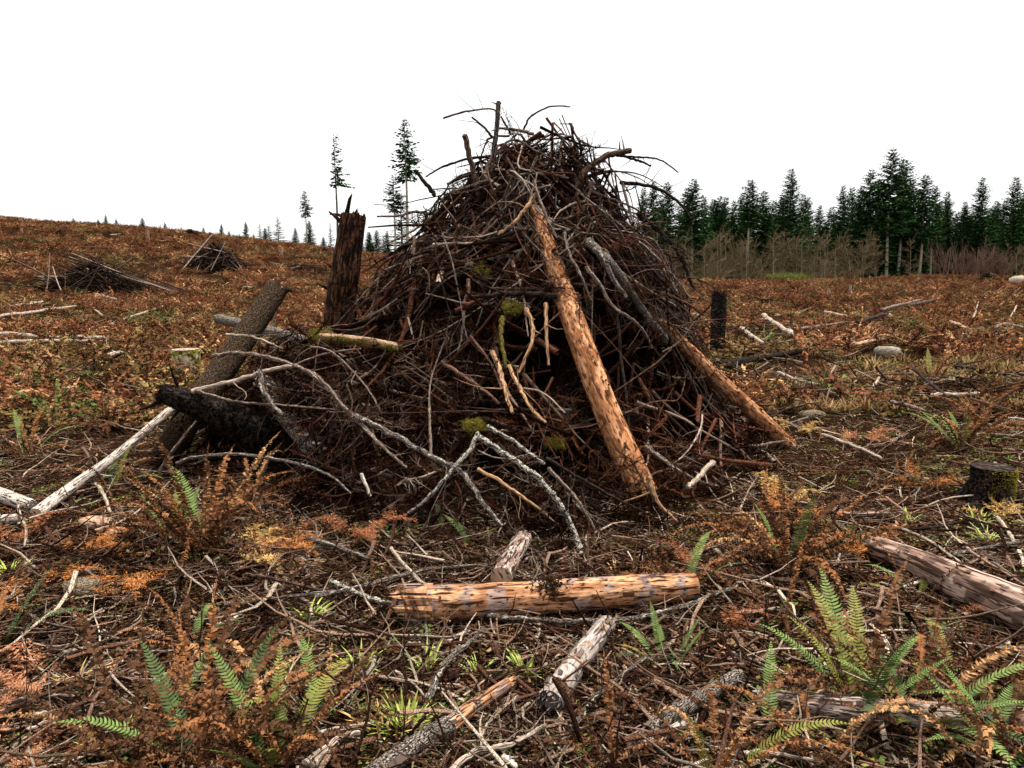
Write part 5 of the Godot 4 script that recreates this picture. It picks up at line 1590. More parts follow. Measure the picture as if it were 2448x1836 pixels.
	stick("dead_branch", "grey branch right of the longest white spotted one", "branch", "branches on the brush heap", [Vector3(0.222, 0.422, -4.772), Vector3(0.364, 0.278, -4.717), Vector3(0.444, 0.163, -4.677), Vector3(0.501, 0.064, -4.672)], 0.0125, 0.0072, "grey", 3)
	stick("dead_branch", "orange tan stick under the white spotted branches", "branch", "branches on the brush heap", [Vector3(-0.207, 0.412, -4.781), Vector3(-0.067, 0.349, -4.729), Vector3(0.035, 0.293, -4.663), Vector3(0.176, 0.202, -4.62), Vector3(0.292, 0.097, -4.606)], 0.0125, 0.0072, "tan", 2)
	stick("dead_branch", "short whitish stick standing in the left front twigs", "branch", "branches on the brush heap", [Vector3(-0.955, 0.333, -4.979), Vector3(-0.898, 0.196, -4.951)], 0.0121, 0.0102, "bleach", 0)
	stick("dead_branch", "thin upright stick on the left half of the front", "branch", "branches on the brush heap", [Vector3(-0.539, 0.402, -5.255), Vector3(-0.581, 0.627, -5.584), Vector3(-0.603, 0.819, -5.957), Vector3(-0.508, 1.1, -6.154)], 0.0108, 0.0062, "grey", 3)
	stick("dead_branch", "thin grey branch below the yellow moss branch", "branch", "branches on the brush heap", [Vector3(-1.53, 1.04, -6.101), Vector3(-1.35, 1.02, -5.959), Vector3(-1.19, 0.929, -5.785), Vector3(-1.01, 0.764, -5.64), Vector3(-0.916, 0.634, -5.545)], 0.0097, 0.0056, "grey", 4)
	stick("dead_branch", "dark branch passing in front of the orange log's foot", "branch", "branches on the brush heap", [Vector3(0.215, 0.467, -4.853), Vector3(0.454, 0.328, -4.808), Vector3(0.664, 0.211, -4.802), Vector3(0.855, 0.109, -4.837)], 0.0118, 0.0068, "dark", 4)
	stick("dead_branch", "grey branch right of the orange log's foot", "branch", "branches on the brush heap", [Vector3(0.909, 0.422, -5.402), Vector3(1.04, 0.322, -5.371), Vector3(1.22, 0.215, -5.346)], 0.0131, 0.0076, "grey", 3)
	stick("dead_branch", "long arched branch over the left apron of the heap", "branch", "branches on the brush heap", [Vector3(-2.34, 0.951, -6.264), Vector3(-2.11, 0.981, -6.188), Vector3(-1.81, 0.957, -6.039), Vector3(-1.51, 0.888, -5.866), Vector3(-1.35, 0.829, -5.696), Vector3(-1.17, 0.688, -5.506), Vector3(-0.921, 0.486, -5.351)], 0.0162, 0.0093, "grey", 5)
	stick("dead_branch", "pale grey stick running up right from the black log's top", "branch", "branches on the brush heap", [Vector3(-2.38, 0.717, -5.937), Vector3(-2.23, 0.757, -5.943), Vector3(-1.97, 0.831, -5.919), Vector3(-1.76, 0.893, -5.874), Vector3(-1.6, 0.919, -5.846)], 0.0197, 0.0124, "pale", 3)
	stick("dead_branch", "grey stick running level right from the black log", "branch", "branches on the brush heap", [Vector3(-2.34, 0.732, -5.899), Vector3(-1.99, 0.666, -5.791), Vector3(-1.65, 0.663, -5.658), Vector3(-1.25, 0.643, -5.582)], 0.0115, 0.0066, "grey", 4)
	stick("dead_branch", "stout pale barked piece above the mottled log", "branch", "branches on the brush heap", [Vector3(-1.85, 0.883, -5.855), Vector3(-1.8, 0.772, -5.749), Vector3(-1.7, 0.681, -5.624), Vector3(-1.61, 0.608, -5.552)], 0.0228, 0.0131, "barkgrey", 1)
	stick("dead_branch", "low arched branch in front of the black hollow", "branch", "branches on the brush heap", [Vector3(-2.34, 0.281, -5.491), Vector3(-2.14, 0.346, -5.42), Vector3(-1.85, 0.38, -5.327), Vector3(-1.59, 0.372, -5.233), Vector3(-1.34, 0.345, -5.131), Vector3(-1.16, 0.3, -5.042), Vector3(-1.03, 0.201, -4.994)], 0.0128, 0.0074, "barkgrey", 3)
	stick("dead_branch", "slanting stick in front of the mossy foot of the leaning log", "branch", "branches on the brush heap", [Vector3(-2.55, 0.167, -5.679), Vector3(-2.46, 0.303, -5.66), Vector3(-2.35, 0.439, -5.667), Vector3(-2.27, 0.539, -5.694)], 0.0126, 0.0073, "grey", 1)
	stick("dead_branch", "thin pale twig across the leaning log", "branch", "branches on the brush heap", [Vector3(-2.27, 1.11, -6.387), Vector3(-2.06, 1.08, -6.444), Vector3(-1.86, 0.989, -6.489)], 0.0121, 0.0070, "pale", 2)
	stick("dead_branch", "pale stick lying along the top of the whitish pole", "branch", "branches on the brush heap", [Vector3(-2.9, 0.285, -6), Vector3(-2.72, 0.436, -6), Vector3(-2.54, 0.574, -6)], 0.0173, 0.0100, "pale", 2)
	stick("dead_branch", "grey twig on the left apron under the yellow moss branch", "branch", "branches on the brush heap", [Vector3(-1.69, 0.885, -6.051), Vector3(-1.42, 0.989, -6.05), Vector3(-1.14, 1.03, -6.039)], 0.0107, 0.0062, "grey", 4)
	stick("dead_branch", "grey branch at the right foot of the heap", "branch", "branches on the brush heap", [Vector3(0.939, 0.401, -5.464), Vector3(1.13, 0.246, -5.507), Vector3(1.34, 0.112, -5.642), Vector3(1.62, 0.016, -5.786)], 0.0162, 0.0093, "barkgrey", 4)
	stick("dead_branch", "short pale stick leaning at the right foot of the heap", "branch", "branches on the brush heap", [Vector3(1.45, 0.243, -5.681), Vector3(1.33, 0.174, -5.549), Vector3(1.21, 0.134, -5.4)], 0.0197, 0.0165, "pale", 1)
	stick("dead_branch", "thin dark arched twig at the propped pole's foot", "branch", "branches on the brush heap", [Vector3(2.06, 0.156, -7.04), Vector3(2.4, 0.112, -7.438), Vector3(2.76, 0.014, -7.732)], 0.0107, 0.0062, "dark", 3)
	stick("dead_branch", "grey stick in front of the propped pole's foot", "branch", "branches on the brush heap", [Vector3(2.04, 0.118, -6.754), Vector3(2.38, 0.07, -7.154), Vector3(2.77, 0.042, -7.491)], 0.0158, 0.0091, "grey", 3)
	stick("dead_branch", "tan bent stick beside the orange log's foot", "branch", "branches on the brush heap", [Vector3(0.865, 0.31, -4.978), Vector3(0.905, 0.19, -4.969), Vector3(0.985, 0.087, -4.978), Vector3(1.07, 0.003, -4.994)], 0.0166, 0.0096, "tan", 1)
	stick("dead_branch", "pale forked twig hanging at the right foot", "branch", "branches on the brush heap", [Vector3(1.5, 0.489, -6.251), Vector3(1.45, 0.395, -6.106), Vector3(1.33, 0.312, -5.872), Vector3(1.2, 0.254, -5.681)], 0.0093, 0.0054, "pale", 4)
	stick("fallen_stick", "barked stick pointing right from the propped pole's foot", "stick", "sticks lying on the ground", [Vector3(2.7, 0.07, -8.418), Vector3(2.8, 0.071, -8.169), Vector3(2.85, 0.071, -7.71)], 0.0208, 0.0139, "barkgrey", 2)
	stick("fallen_stick", "pale stick lying right of the propped pole's foot", "stick", "sticks lying on the ground", [Vector3(2.95, 0.069, -7.512), Vector3(3.03, 0.073, -7.047), Vector3(3.06, 0.074, -6.531)], 0.0163, 0.0109, "pale", 2)
	stick("fallen_stick", "white broken stick lying left of the orange fallen log", "stick", "sticks lying on the ground", [Vector3(-0.905, 0.061, -3.87), Vector3(-0.782, 0.062, -3.748), Vector3(-0.712, 0.064, -3.688), Vector3(-0.653, 0.065, -3.637), Vector3(-0.505, 0.069, -3.551)], 0.0152, 0.0101, "birch", 1)
	stick("fallen_stick", "long grey curved stick passing behind the orange fallen log", "stick", "sticks lying on the ground", [Vector3(-0.954, 0.056, -3.696), Vector3(-0.821, 0.059, -3.755), Vector3(-0.688, 0.062, -3.846), Vector3(-0.55, 0.065, -3.948), Vector3(-0.404, 0.067, -4.035), Vector3(-0.12, 0.07, -4.076)], 0.0130, 0.0087, "barkgrey", 3)
	stick("fallen_stick", "pale stick slanting to the splintered end of the orange log", "stick", "sticks lying on the ground", [Vector3(-0.682, 0.062, -4.362), Vector3(-0.57, 0.063, -4.092), Vector3(-0.465, 0.064, -3.877), Vector3(-0.396, 0.066, -3.763)], 0.0111, 0.0074, "pale", 1)
	stick("fallen_stick", "brown stick lying level left of the short log", "stick", "sticks lying on the ground", [Vector3(-0.82, 0.061, -4.468), Vector3(-0.569, 0.061, -4.415)], 0.0100, 0.0066, "brown", 2)
	stick("fallen_stick", "long thick white flecked branch lying in front of the orange log", "stick", "sticks lying on the ground", [Vector3(-0.109, 0.077, -3.432), Vector3(-0.007, 0.081, -3.398), Vector3(0.192, 0.086, -3.351), Vector3(0.323, 0.09, -3.338), Vector3(0.457, 0.092, -3.351), Vector3(0.595, 0.094, -3.385), Vector3(0.786, 0.094, -3.495), Vector3(0.948, 0.092, -3.623), Vector3(1.1, 0.089, -3.755)], 0.0124, 0.0106, "barkgrey", 4)
	stick("fallen_stick", "reddish grey branch lying level in the middle foreground", "stick", "sticks lying on the ground", [Vector3(-0.836, 0.051, -3.063), Vector3(-0.628, 0.058, -3.125), Vector3(-0.446, 0.065, -3.162), Vector3(-0.196, 0.074, -3.175)], 0.0097, 0.0065, "red", 3)
	stick("fallen_stick", "grey lichened crooked stick left of the silvery split log", "stick", "sticks lying on the ground", [Vector3(-0.307, 0.077, -2.706), Vector3(-0.282, 0.077, -2.873), Vector3(-0.247, 0.078, -3.02), Vector3(-0.193, 0.079, -3.131), Vector3(-0.11, 0.081, -3.265)], 0.0143, 0.0095, "barkgrey", 3)
	stick("fallen_stick", "smooth pale crooked root at the bottom edge", "stick", "sticks lying on the ground", [Vector3(-0.191, 0.081, -2.283), Vector3(-0.121, 0.084, -2.381), Vector3(-0.029, 0.087, -2.405), Vector3(0.065, 0.091, -2.478), Vector3(0.114, 0.093, -2.523)], 0.0129, 0.0061, "pale", 1)
	stick("fallen_stick", "thin forked root above the smooth pale root", "stick", "sticks lying on the ground", [Vector3(-0.097, 0.077, -2.386), Vector3(-0.092, 0.077, -2.528), Vector3(-0.032, 0.079, -2.647), Vector3(0.022, 0.08, -2.733)], 0.0060, 0.0040, "pale", 2)
	stick("fallen_stick", "barked stick slanting up right from the silvery split log's foot", "stick", "sticks lying on the ground", [Vector3(0.207, 0.094, -2.503), Vector3(0.277, 0.095, -2.658), Vector3(0.362, 0.097, -2.783), Vector3(0.539, 0.098, -3.008)], 0.0109, 0.0073, "barkgrey", 2)
	stick("fallen_stick", "pale bark stick at the bottom edge left of the grass tufts", "stick", "sticks lying on the ground", [Vector3(-0.655, 0.061, -2.353), Vector3(-0.581, 0.064, -2.478), Vector3(-0.514, 0.067, -2.518)], 0.0133, 0.0088, "pale", 1)
	stick("fallen_stick", "whitish stick left of the big lime grass tuft", "stick", "sticks lying on the ground", [Vector3(-0.65, 0.057, -2.533), Vector3(-0.548, 0.062, -2.564), Vector3(-0.474, 0.065, -2.585)], 0.0100, 0.0067, "pale", 2)
	stick("fallen_stick", "thin grey bent twig above the middle grass tufts", "stick", "sticks lying on the ground", [Vector3(-0.299, 0.067, -3.063), Vector3(-0.194, 0.07, -3.15), Vector3(-0.102, 0.073, -3.188), Vector3(0.049, 0.079, -3.106)], 0.0065, 0.0044, "grey", 3)
	stick("fallen_stick", "thin pale twig between the lime grass tufts", "stick", "sticks lying on the ground", [Vector3(-0.454, 0.061, -2.955), Vector3(-0.377, 0.064, -2.856), Vector3(-0.305, 0.067, -2.733)], 0.0058, 0.0039, "pale", 1)
	stick("fallen_stick", "thin tan stick under the orange fallen log", "stick", "sticks lying on the ground", [Vector3(-0.446, 0.062, -3.558), Vector3(-0.356, 0.065, -3.46), Vector3(-0.275, 0.068, -3.392)], 0.0078, 0.0052, "tan", 1)
	stick("fallen_stick", "thin brown stick lying under the orange log's left end", "stick", "sticks lying on the ground", [Vector3(-0.623, 0.057, -3.344), Vector3(-0.484, 0.062, -3.252), Vector3(-0.25, 0.07, -3.226)], 0.0080, 0.0053, "brown", 2)
	stick("fallen_stick", "small grey stick by the bottom grey barked log", "stick", "sticks lying on the ground", [Vector3(-0.28, 0.068, -2.473), Vector3(-0.238, 0.07, -2.449), Vector3(-0.193, 0.072, -2.439)], 0.0050, 0.0033, "grey", 1)
	stick("fallen_stick", "thin grey stick right of the smooth pale root", "stick", "sticks lying on the ground", [Vector3(0.131, 0.084, -2.316), Vector3(0.093, 0.082, -2.434), Vector3(0.036, 0.08, -2.544)], 0.0045, 0.0030, "grey", 2)
	stick("fallen_stick", "whitish broken stick end at the bottom edge", "stick", "sticks lying on the ground", [Vector3(-0.029, 0.086, -2.353), Vector3(0.014, 0.087, -2.302)], 0.0114, 0.0076, "bleach", 0)
	stick("fallen_stick", "short brown stick right of the short log", "stick", "sticks lying on the ground", [Vector3(-0.026, 0.065, -4.31), Vector3(0.118, 0.066, -4.319), Vector3(0.189, 0.072, -4.027)], 0.0107, 0.0071, "brown", 1)
	stick("fallen_stick", "smooth tan stick leaning on the grey log at lower right", "stick", "sticks lying on the ground", [Vector3(1.14, 0.107, -2.733), Vector3(0.973, 0.107, -2.616), Vector3(0.86, 0.107, -2.538), Vector3(0.76, 0.106, -2.468)], 0.0088, 0.0059, "tan", 0)
	stick("fallen_stick", "grey stick left of the green ferns", "stick", "sticks lying on the ground", [Vector3(0.654, 0.096, -3.057), Vector3(0.818, 0.1, -2.978)], 0.0076, 0.0050, "grey", 1)
	stick("fallen_stick", "grey stick above the grey log at lower right", "stick", "sticks lying on the ground", [Vector3(0.864, 0.102, -3.026), Vector3(0.938, 0.104, -2.955), Vector3(1.02, 0.106, -2.845)], 0.0096, 0.0064, "barkgrey", 1)
	stick("fallen_stick", "whitish stick at the bottom edge right of the yellow fronds", "stick", "sticks lying on the ground", [Vector3(0.723, 0.106, -2.339), Vector3(0.799, 0.107, -2.344), Vector3(0.945, 0.109, -2.293)], 0.0092, 0.0061, "pale", 1)
	stick("fallen_stick", "thin pale stick lying above the long pinkish log", "stick", "sticks lying on the ground", [Vector3(2.35, 0.057, -4.773), Vector3(2.41, 0.062, -4.504), Vector3(2.39, 0.068, -4.125)], 0.0104, 0.0069, "pale", 1)
	stick("fallen_stick", "dark thin branch lying behind the long pinkish log", "stick", "sticks lying on the ground", [Vector3(2.26, 0.057, -4.697), Vector3(2.6, 0.058, -4.763), Vector3(2.96, 0.061, -4.928), Vector3(3.3, 0.067, -4.997)], 0.0097, 0.0064, "dark", 4)
	stick("fallen_stick", "grey lichened stick right of the long pinkish log", "stick", "sticks lying on the ground", [Vector3(2.41, 0.07, -4.242), Vector3(2.65, 0.067, -4.345), Vector3(2.92, 0.066, -4.45)], 0.0141, 0.0094, "barkgrey", 2)
	stick("fallen_stick", "grey short stick just above the long pinkish log", "stick", "sticks lying on the ground", [Vector3(2.37, 0.069, -4.068), Vector3(2.67, 0.064, -4.276)], 0.0109, 0.0072, "grey", 1)
	stick("fallen_stick", "pale upright stick at the right edge", "stick", "sticks lying on the ground", [Vector3(3.06, 0.068, -4.908), Vector3(2.98, 0.066, -4.678), Vector3(2.87, 0.066, -4.433)], 0.0140, 0.0094, "pale", 1)
	stick("fallen_stick", "brown half buried stick at the right end of the orange log", "stick", "sticks lying on the ground", [Vector3(1.13, 0.09, -3.854), Vector3(1.28, 0.09, -3.831), Vector3(1.43, 0.091, -3.785)], 0.0161, 0.0107, "brown", 1)
	stick("fallen_stick", "pale stick left of the curled brown frond", "stick", "sticks lying on the ground", [Vector3(1.02, 0.095, -3.426), Vector3(1.09, 0.095, -3.432), Vector3(1.21, 0.094, -3.474)], 0.0103, 0.0069, "pale", 1)
	stick("fallen_stick", "grey stick under the smooth tan stick", "stick", "sticks lying on the ground", [Vector3(0.668, 0.102, -2.503), Vector3(0.804, 0.105, -2.503), Vector3(0.993, 0.107, -2.493)], 0.0075, 0.0050, "grey", 1)
	stick("fallen_stick", "dark stick leaning on the brown rock at left", "stick", "sticks lying on the ground", [Vector3(-2.23, 0.031, -3.565), Vector3(-2.2, 0.034, -3.652), Vector3(-2.17, 0.04, -3.862)], 0.0097, 0.0065, "dark", 1)
	stick("fallen_stick", "grey speckled stick below the brown rock", "stick", "sticks lying on the ground", [Vector3(-2.23, 0.029, -3.544), Vector3(-2.12, 0.027, -3.467), Vector3(-1.96, 0.027, -3.405), Vector3(-1.7, 0.028, -3.305)], 0.0084, 0.0056, "barkgrey", 3)
	stick("fallen_stick", "long grey branch above the front left ferns", "stick", "sticks lying on the ground", [Vector3(-1.24, 0.036, -2.955), Vector3(-1.14, 0.04, -3.033), Vector3(-0.98, 0.046, -3.106), Vector3(-0.735, 0.055, -3.175)], 0.0102, 0.0068, "grey", 3)
	stick("fallen_stick", "grey branch lying level left of the middle lime grass", "stick", "sticks lying on the ground", [Vector3(-1.36, 0.044, -3.623), Vector3(-1.15, 0.049, -3.688), Vector3(-0.869, 0.056, -3.763)], 0.0113, 0.0076, "barkgrey", 3)
	stick("fallen_stick", "brown stick lying under the dead bracken fronds", "stick", "sticks lying on the ground", [Vector3(-1.38, 0.051, -3.995), Vector3(-1.22, 0.052, -3.932), Vector3(-0.947, 0.055, -3.778)], 0.0113, 0.0075, "brown", 2)
	stick("fallen_stick", "thin grey branch right of the front left ferns", "stick", "sticks lying on the ground", [Vector3(-0.97, 0.042, -2.879), Vector3(-0.873, 0.047, -2.943), Vector3(-0.71, 0.053, -3.063)], 0.0078, 0.0052, "grey", 2)
	stick("fallen_stick", "pale stick at the left of the front left ferns", "stick", "sticks lying on the ground", [Vector3(-1.69, 0.018, -2.616), Vector3(-1.62, 0.021, -2.701), Vector3(-1.55, 0.023, -2.733)], 0.0083, 0.0055, "pale", 1)
	stick("fallen_stick", "grey bark stick at the left bottom", "stick", "sticks lying on the ground", [Vector3(-1.87, 0.018, -2.8), Vector3(-1.78, 0.02, -2.833), Vector3(-1.63, 0.023, -2.839)], 0.0093, 0.0062, "grey", 2)
	stick("fallen_stick", "whitish stick behind the front left ferns", "stick", "sticks lying on the ground", [Vector3(-1.72, 0.02, -2.712), Vector3(-1.63, 0.022, -2.739), Vector3(-1.47, 0.027, -2.788)], 0.0095, 0.0064, "pale", 2)
	stick("fallen_stick", "stout pale stick right of the front left ferns at the bottom", "stick", "sticks lying on the ground", [Vector3(-0.63, 0.061, -2.344), Vector3(-0.609, 0.062, -2.396), Vector3(-0.575, 0.064, -2.464)], 0.0128, 0.0085, "pale", 1)
	stick("fallen_stick", "thin dark straight stick under the left bracken", "stick", "sticks lying on the ground", [Vector3(-1.66, 0.048, -4.142), Vector3(-1.37, 0.05, -4.15)], 0.0068, 0.0045, "dark", 0)
	stick("fallen_stick", "pair of grey twigs behind the brown rock", "stick", "sticks lying on the ground", [Vector3(-2.29, 0.047, -4.117), Vector3(-2.08, 0.041, -3.916), Vector3(-1.92, 0.04, -3.87)], 0.0088, 0.0059, "grey", 3)
	stick("fallen_stick", "grey stick lying level in the left foreground", "stick", "sticks lying on the ground", [Vector3(-1.66, 0.027, -3.194), Vector3(-1.51, 0.03, -3.181), Vector3(-1.4, 0.033, -3.181)], 0.0085, 0.0056, "grey", 2)
	stick("fallen_stick", "dark twig slanting below the middle lime grass", "stick", "sticks lying on the ground", [Vector3(-1.04, 0.044, -3.523), Vector3(-1.15, 0.039, -3.351), Vector3(-1.27, 0.033, -3.188)], 0.0062, 0.0041, "dark", 2)
	stick("fallen_stick", "pale stick at the bottom edge under the left ferns", "stick", "sticks lying on the ground", [Vector3(-1.44, 0.022, -2.396), Vector3(-1.36, 0.024, -2.405), Vector3(-1.28, 0.027, -2.429)], 0.0064, 0.0043, "pale", 1)
	stick("fallen_stick", "white flecked stick lying left of the front twigs", "stick", "sticks lying on the ground", [Vector3(-1.18, 0.068, -4.522), Vector3(-0.971, 0.066, -4.354), Vector3(-0.779, 0.065, -4.192)], 0.0151, 0.0101, "barkgrey", 3)
	stick("fallen_stick", "pale thin stick left of the tall rust fern", "stick", "sticks lying on the ground", [Vector3(-3.14, 0.095, -5.817), Vector3(-2.84, 0.093, -5.424), Vector3(-2.57, 0.082, -4.987)], 0.0138, 0.0092, "pale", 1)
	stick("fallen_stick", "pale bent twig hanging at the left edge below the white pole", "stick", "sticks lying on the ground", [Vector3(-3.33, 0.078, -5.317), Vector3(-3.21, 0.075, -5.078), Vector3(-2.95, 0.068, -4.716), Vector3(-2.77, 0.059, -4.406)], 0.0098, 0.0065, "pale", 2)
	stick("fallen_stick", "dark stick end at the left edge of the near field", "stick", "sticks lying on the ground", [Vector3(-4.72, 0.046, -7.276), Vector3(-4.87, 0.047, -7.756)], 0.0198, 0.0132, "dark", 1)
	stick("fallen_log", "pale straight log behind the burnt post on the right field", "log", "logs lying out on the cutover", [Vector3(8.03, 0.231, -25.82), Vector3(6.6, 0.308, -20), Vector3(5.93, 0.303, -16.97)], 0.0778, 0.0556, "pale", 1)
	stick("fallen_log", "pale log end nearest the burnt post's right side", "log", "logs lying out on the cutover", [Vector3(5.64, 0.241, -19.8), Vector3(4.88, 0.302, -16.28), Vector3(4.66, 0.289, -14.94)], 0.0521, 0.0372, "pale", 1)
	stick("fallen_log", "thin grey log pointing right on the middle right field", "log", "logs lying out on the cutover", [Vector3(6.81, 0.272, -18.95), Vector3(7.61, 0.301, -19.72), Vector3(8.73, 0.29, -21.15)], 0.0455, 0.0325, "grey", 1)
	stick("fallen_log", "dark log lying before the small pale rock at right", "log", "logs lying out on the cutover", [Vector3(8.87, 0.315, -20.73), Vector3(10.7, 0.284, -23.84), Vector3(13.3, 0.22, -28.36)], 0.0651, 0.0465, "dark", 1)
	stick("fallen_log", "short tan log on the right field", "log", "logs lying out on the cutover", [Vector3(11.5, 0.158, -29.64), Vector3(10.4, 0.259, -25.06)], 0.0542, 0.0387, "wood2", 1)
	stick("fallen_log", "pinkish log just above the pale stone slab", "log", "logs lying out on the cutover", [Vector3(6.51, 0.235, -15.33), Vector3(7.23, 0.213, -16.24), Vector3(7.99, 0.221, -17.14)], 0.0442, 0.0316, "wood2", 1)
	stick("fallen_log", "short tan log at the right of the field", "log", "logs lying out on the cutover", [Vector3(12.2, 0.238, -22.41), Vector3(11.5, 0.197, -20.32)], 0.0505, 0.0361, "wood2", 1)
	stick("fallen_log", "long thin log on the right field under the big conifers", "log", "logs lying out on the cutover", [Vector3(13.6, 0.238, -29.76), Vector3(16.6, 0.228, -34.5), Vector3(20.2, 0.279, -39.84)], 0.0752, 0.0537, "grey", 1)
	stick("fallen_log", "brown log right of the long thin one on the right field", "log", "logs lying out on the cutover", [Vector3(16.5, 0.243, -33.62), Vector3(18.9, 0.252, -36.92), Vector3(22.4, 0.285, -42.47)], 0.0961, 0.0686, "brown", 1)
	stick("fallen_log", "whitish log lying level near the right stump", "log", "logs lying out on the cutover", [Vector3(4.93, 0.172, -9.34), Vector3(5.22, 0.171, -9.415), Vector3(5.54, 0.173, -9.433)], 0.0284, 0.0203, "pale", 1)
	stick("fallen_log", "thin pale stick left of the dark green fern on the right field", "log", "logs lying out on the cutover", [Vector3(3.89, 0.15, -11.68), Vector3(3.9, 0.145, -10.89), Vector3(4, 0.145, -10.4)], 0.0216, 0.0154, "pale", 1)
	stick("fallen_log", "grey log by the pink dead bracken at right", "log", "logs lying out on the cutover", [Vector3(4.16, 0.186, -8.726), Vector3(4.23, 0.193, -8.503), Vector3(4.19, 0.204, -8.072)], 0.0240, 0.0171, "grey", 1)
	stick("fallen_log", "dark branch slanting at the right edge above the stump", "log", "logs lying out on the cutover", [Vector3(5.05, 0.2, -8.334), Vector3(5.95, 0.174, -9.528), Vector3(6.59, 0.189, -10.22)], 0.0259, 0.0185, "dark", 1)
	stick("fallen_log", "long dark branch sloping right on the near right field", "log", "logs lying out on the cutover", [Vector3(6.06, 0.181, -12.16), Vector3(5.55, 0.153, -10.63), Vector3(4.99, 0.177, -9.1)], 0.0262, 0.0187, "dark", 1)
	stick("fallen_log", "pale short stick standing aslant right of the dark green fern", "log", "logs lying out on the cutover", [Vector3(4.51, 0.153, -9.976), Vector3(5.23, 0.147, -11.34)], 0.0278, 0.0198, "pale", 1)
	stick("fallen_log", "thin pale stick slanting at the far right field", "log", "logs lying out on the cutover", [Vector3(14.2, 0.172, -24.81), Vector3(21.2, 0.258, -36.78)], 0.0369, 0.0264, "pale", 1)
	stick("fallen_log", "thin pale stick slanting at the right edge of the far field", "log", "logs lying out on the cutover", [Vector3(16, 0.17, -25.87), Vector3(21.5, 0.192, -34.43)], 0.0371, 0.0265, "pale", 1)
	stick("fallen_log", "grey log by the pale slab at the right edge", "log", "logs lying out on the cutover", [Vector3(12.2, 0.204, -20.36), Vector3(13.1, 0.232, -21.36), Vector3(12.8, 0.219, -20.12)], 0.0567, 0.0405, "grey", 1)
	stick("fallen_log", "whitish log lying near the left edge below the near far heap", "log", "logs lying out on the cutover", [Vector3(-16, 0.236, -25.01), Vector3(-17.2, 0.195, -29.11), Vector3(-17.3, 0.269, -32.04)], 0.0628, 0.0448, "pale", 1)
	stick("fallen_log", "upper of two long pale logs at the left edge", "log", "logs lying out on the cutover", [Vector3(-11.8, 0.197, -18.39), Vector3(-9.87, 0.224, -17.21), Vector3(-8.6, 0.238, -16.94)], 0.0594, 0.0424, "pale", 1)
	stick("fallen_log", "lower of two long pale logs at the left edge", "log", "logs lying out on the cutover", [Vector3(-10.2, 0.219, -15.89), Vector3(-9.23, 0.24, -16.08), Vector3(-8.36, 0.229, -16.11)], 0.0446, 0.0318, "pale", 1)
	stick("fallen_log", "thin pale log slanting up right on the left field", "log", "logs lying out on the cutover", [Vector3(-11.1, 0.173, -22.27), Vector3(-12.4, 0.164, -26.29), Vector3(-14.3, 0.226, -33.08)], 0.0422, 0.0301, "pale", 1)
	stick("fallen_log", "short pale log above the whitish log at the left", "log", "logs lying out on the cutover", [Vector3(-20.6, 0.239, -32.88), Vector3(-20.6, 0.252, -34.29), Vector3(-20.9, 0.3, -35.98)], 0.0660, 0.0471, "pale", 1)
	stick("fallen_log", "pale pole lying at the foot of the near left heap", "log", "logs lying out on the cutover", [Vector3(-25.5, 0.54, -47.88), Vector3(-22, 0.428, -42.9), Vector3(-18.5, 0.347, -37.82)], 0.0711, 0.0508, "pale", 1)
	stick("fallen_log", "short pale stick on the left field below the near left heap", "log", "logs lying out on the cutover", [Vector3(-16.2, 0.223, -31.28), Vector3(-13.5, 0.178, -26.61)], 0.0445, 0.0318, "pale", 1)
	stick("fallen_log", "short grey log on the left field left of the leaning log", "log", "logs lying out on the cutover", [Vector3(-12.1, 0.127, -24.18), Vector3(-12.3, 0.132, -25.46)], 0.0348, 0.0249, "grey", 1)
	stick("fallen_log", "thin pale log on the far left slope", "log", "logs lying out on the cutover", [Vector3(-51.1, 6.31, -104.2), Vector3(-51.6, 6.76, -109.5)], 0.0826, 0.0590, "pale", 1)
	stick("fallen_log", "brown log on the slope above the near left heap", "log", "logs lying out on the cutover", [Vector3(-47.2, 4.16, -86.15), Vector3(-45.4, 4.27, -87.89), Vector3(-43.4, 4.25, -89.3)], 0.1148, 0.0820, "brown", 1)
	stick("fallen_log", "thin brown log high on the left hill", "log", "logs lying out on the cutover", [Vector3(-56.1, 5.08, -89.48), Vector3(-54.7, 5.25, -91.28)], 0.0789, 0.0563, "brown", 1)
	stick("fallen_log", "pale piece of wood in the ferns left of the mossy stump", "log", "logs lying out on the cutover", [Vector3(-6.89, 0.198, -13.71), Vector3(-6.92, 0.19, -14.24)], 0.0440, 0.0314, "pale", 1)
	stick("fallen_log", "small whitish log behind the leaning log", "log", "logs lying out on the cutover", [Vector3(-17.8, 0.636, -53.76), Vector3(-16.6, 0.618, -51.76)], 0.0722, 0.0516, "pale", 1)
	stick("fallen_log", "pale pole end at the right of the near left heap", "log", "logs lying out on the cutover", [Vector3(-23.1, 0.565, -49.33), Vector3(-22, 0.527, -48.45)], 0.0765, 0.0547, "pale", 1)
	stick("bare_sapling", "thin bare sapling standing above the front left ferns", "sapling", "thin bare saplings standing in the foreground", [Vector3(-1.26, -0.027, -3.069), Vector3(-1.25, 0.119, -3.049), Vector3(-1.23, 0.224, -3.029), Vector3(-1.22, 0.333, -3.009)], 0.0035, 0.0014, "brown", 4)
	stick("bare_sapling", "thin dark sapling at the bottom left corner", "sapling", "thin bare saplings standing in the foreground", [Vector3(-1.65, -0.042, -2.493), Vector3(-1.62, 0.109, -2.473), Vector3(-1.58, 0.226, -2.453), Vector3(-1.55, 0.428, -2.433)], 0.0028, 0.0011, "brown", 4)
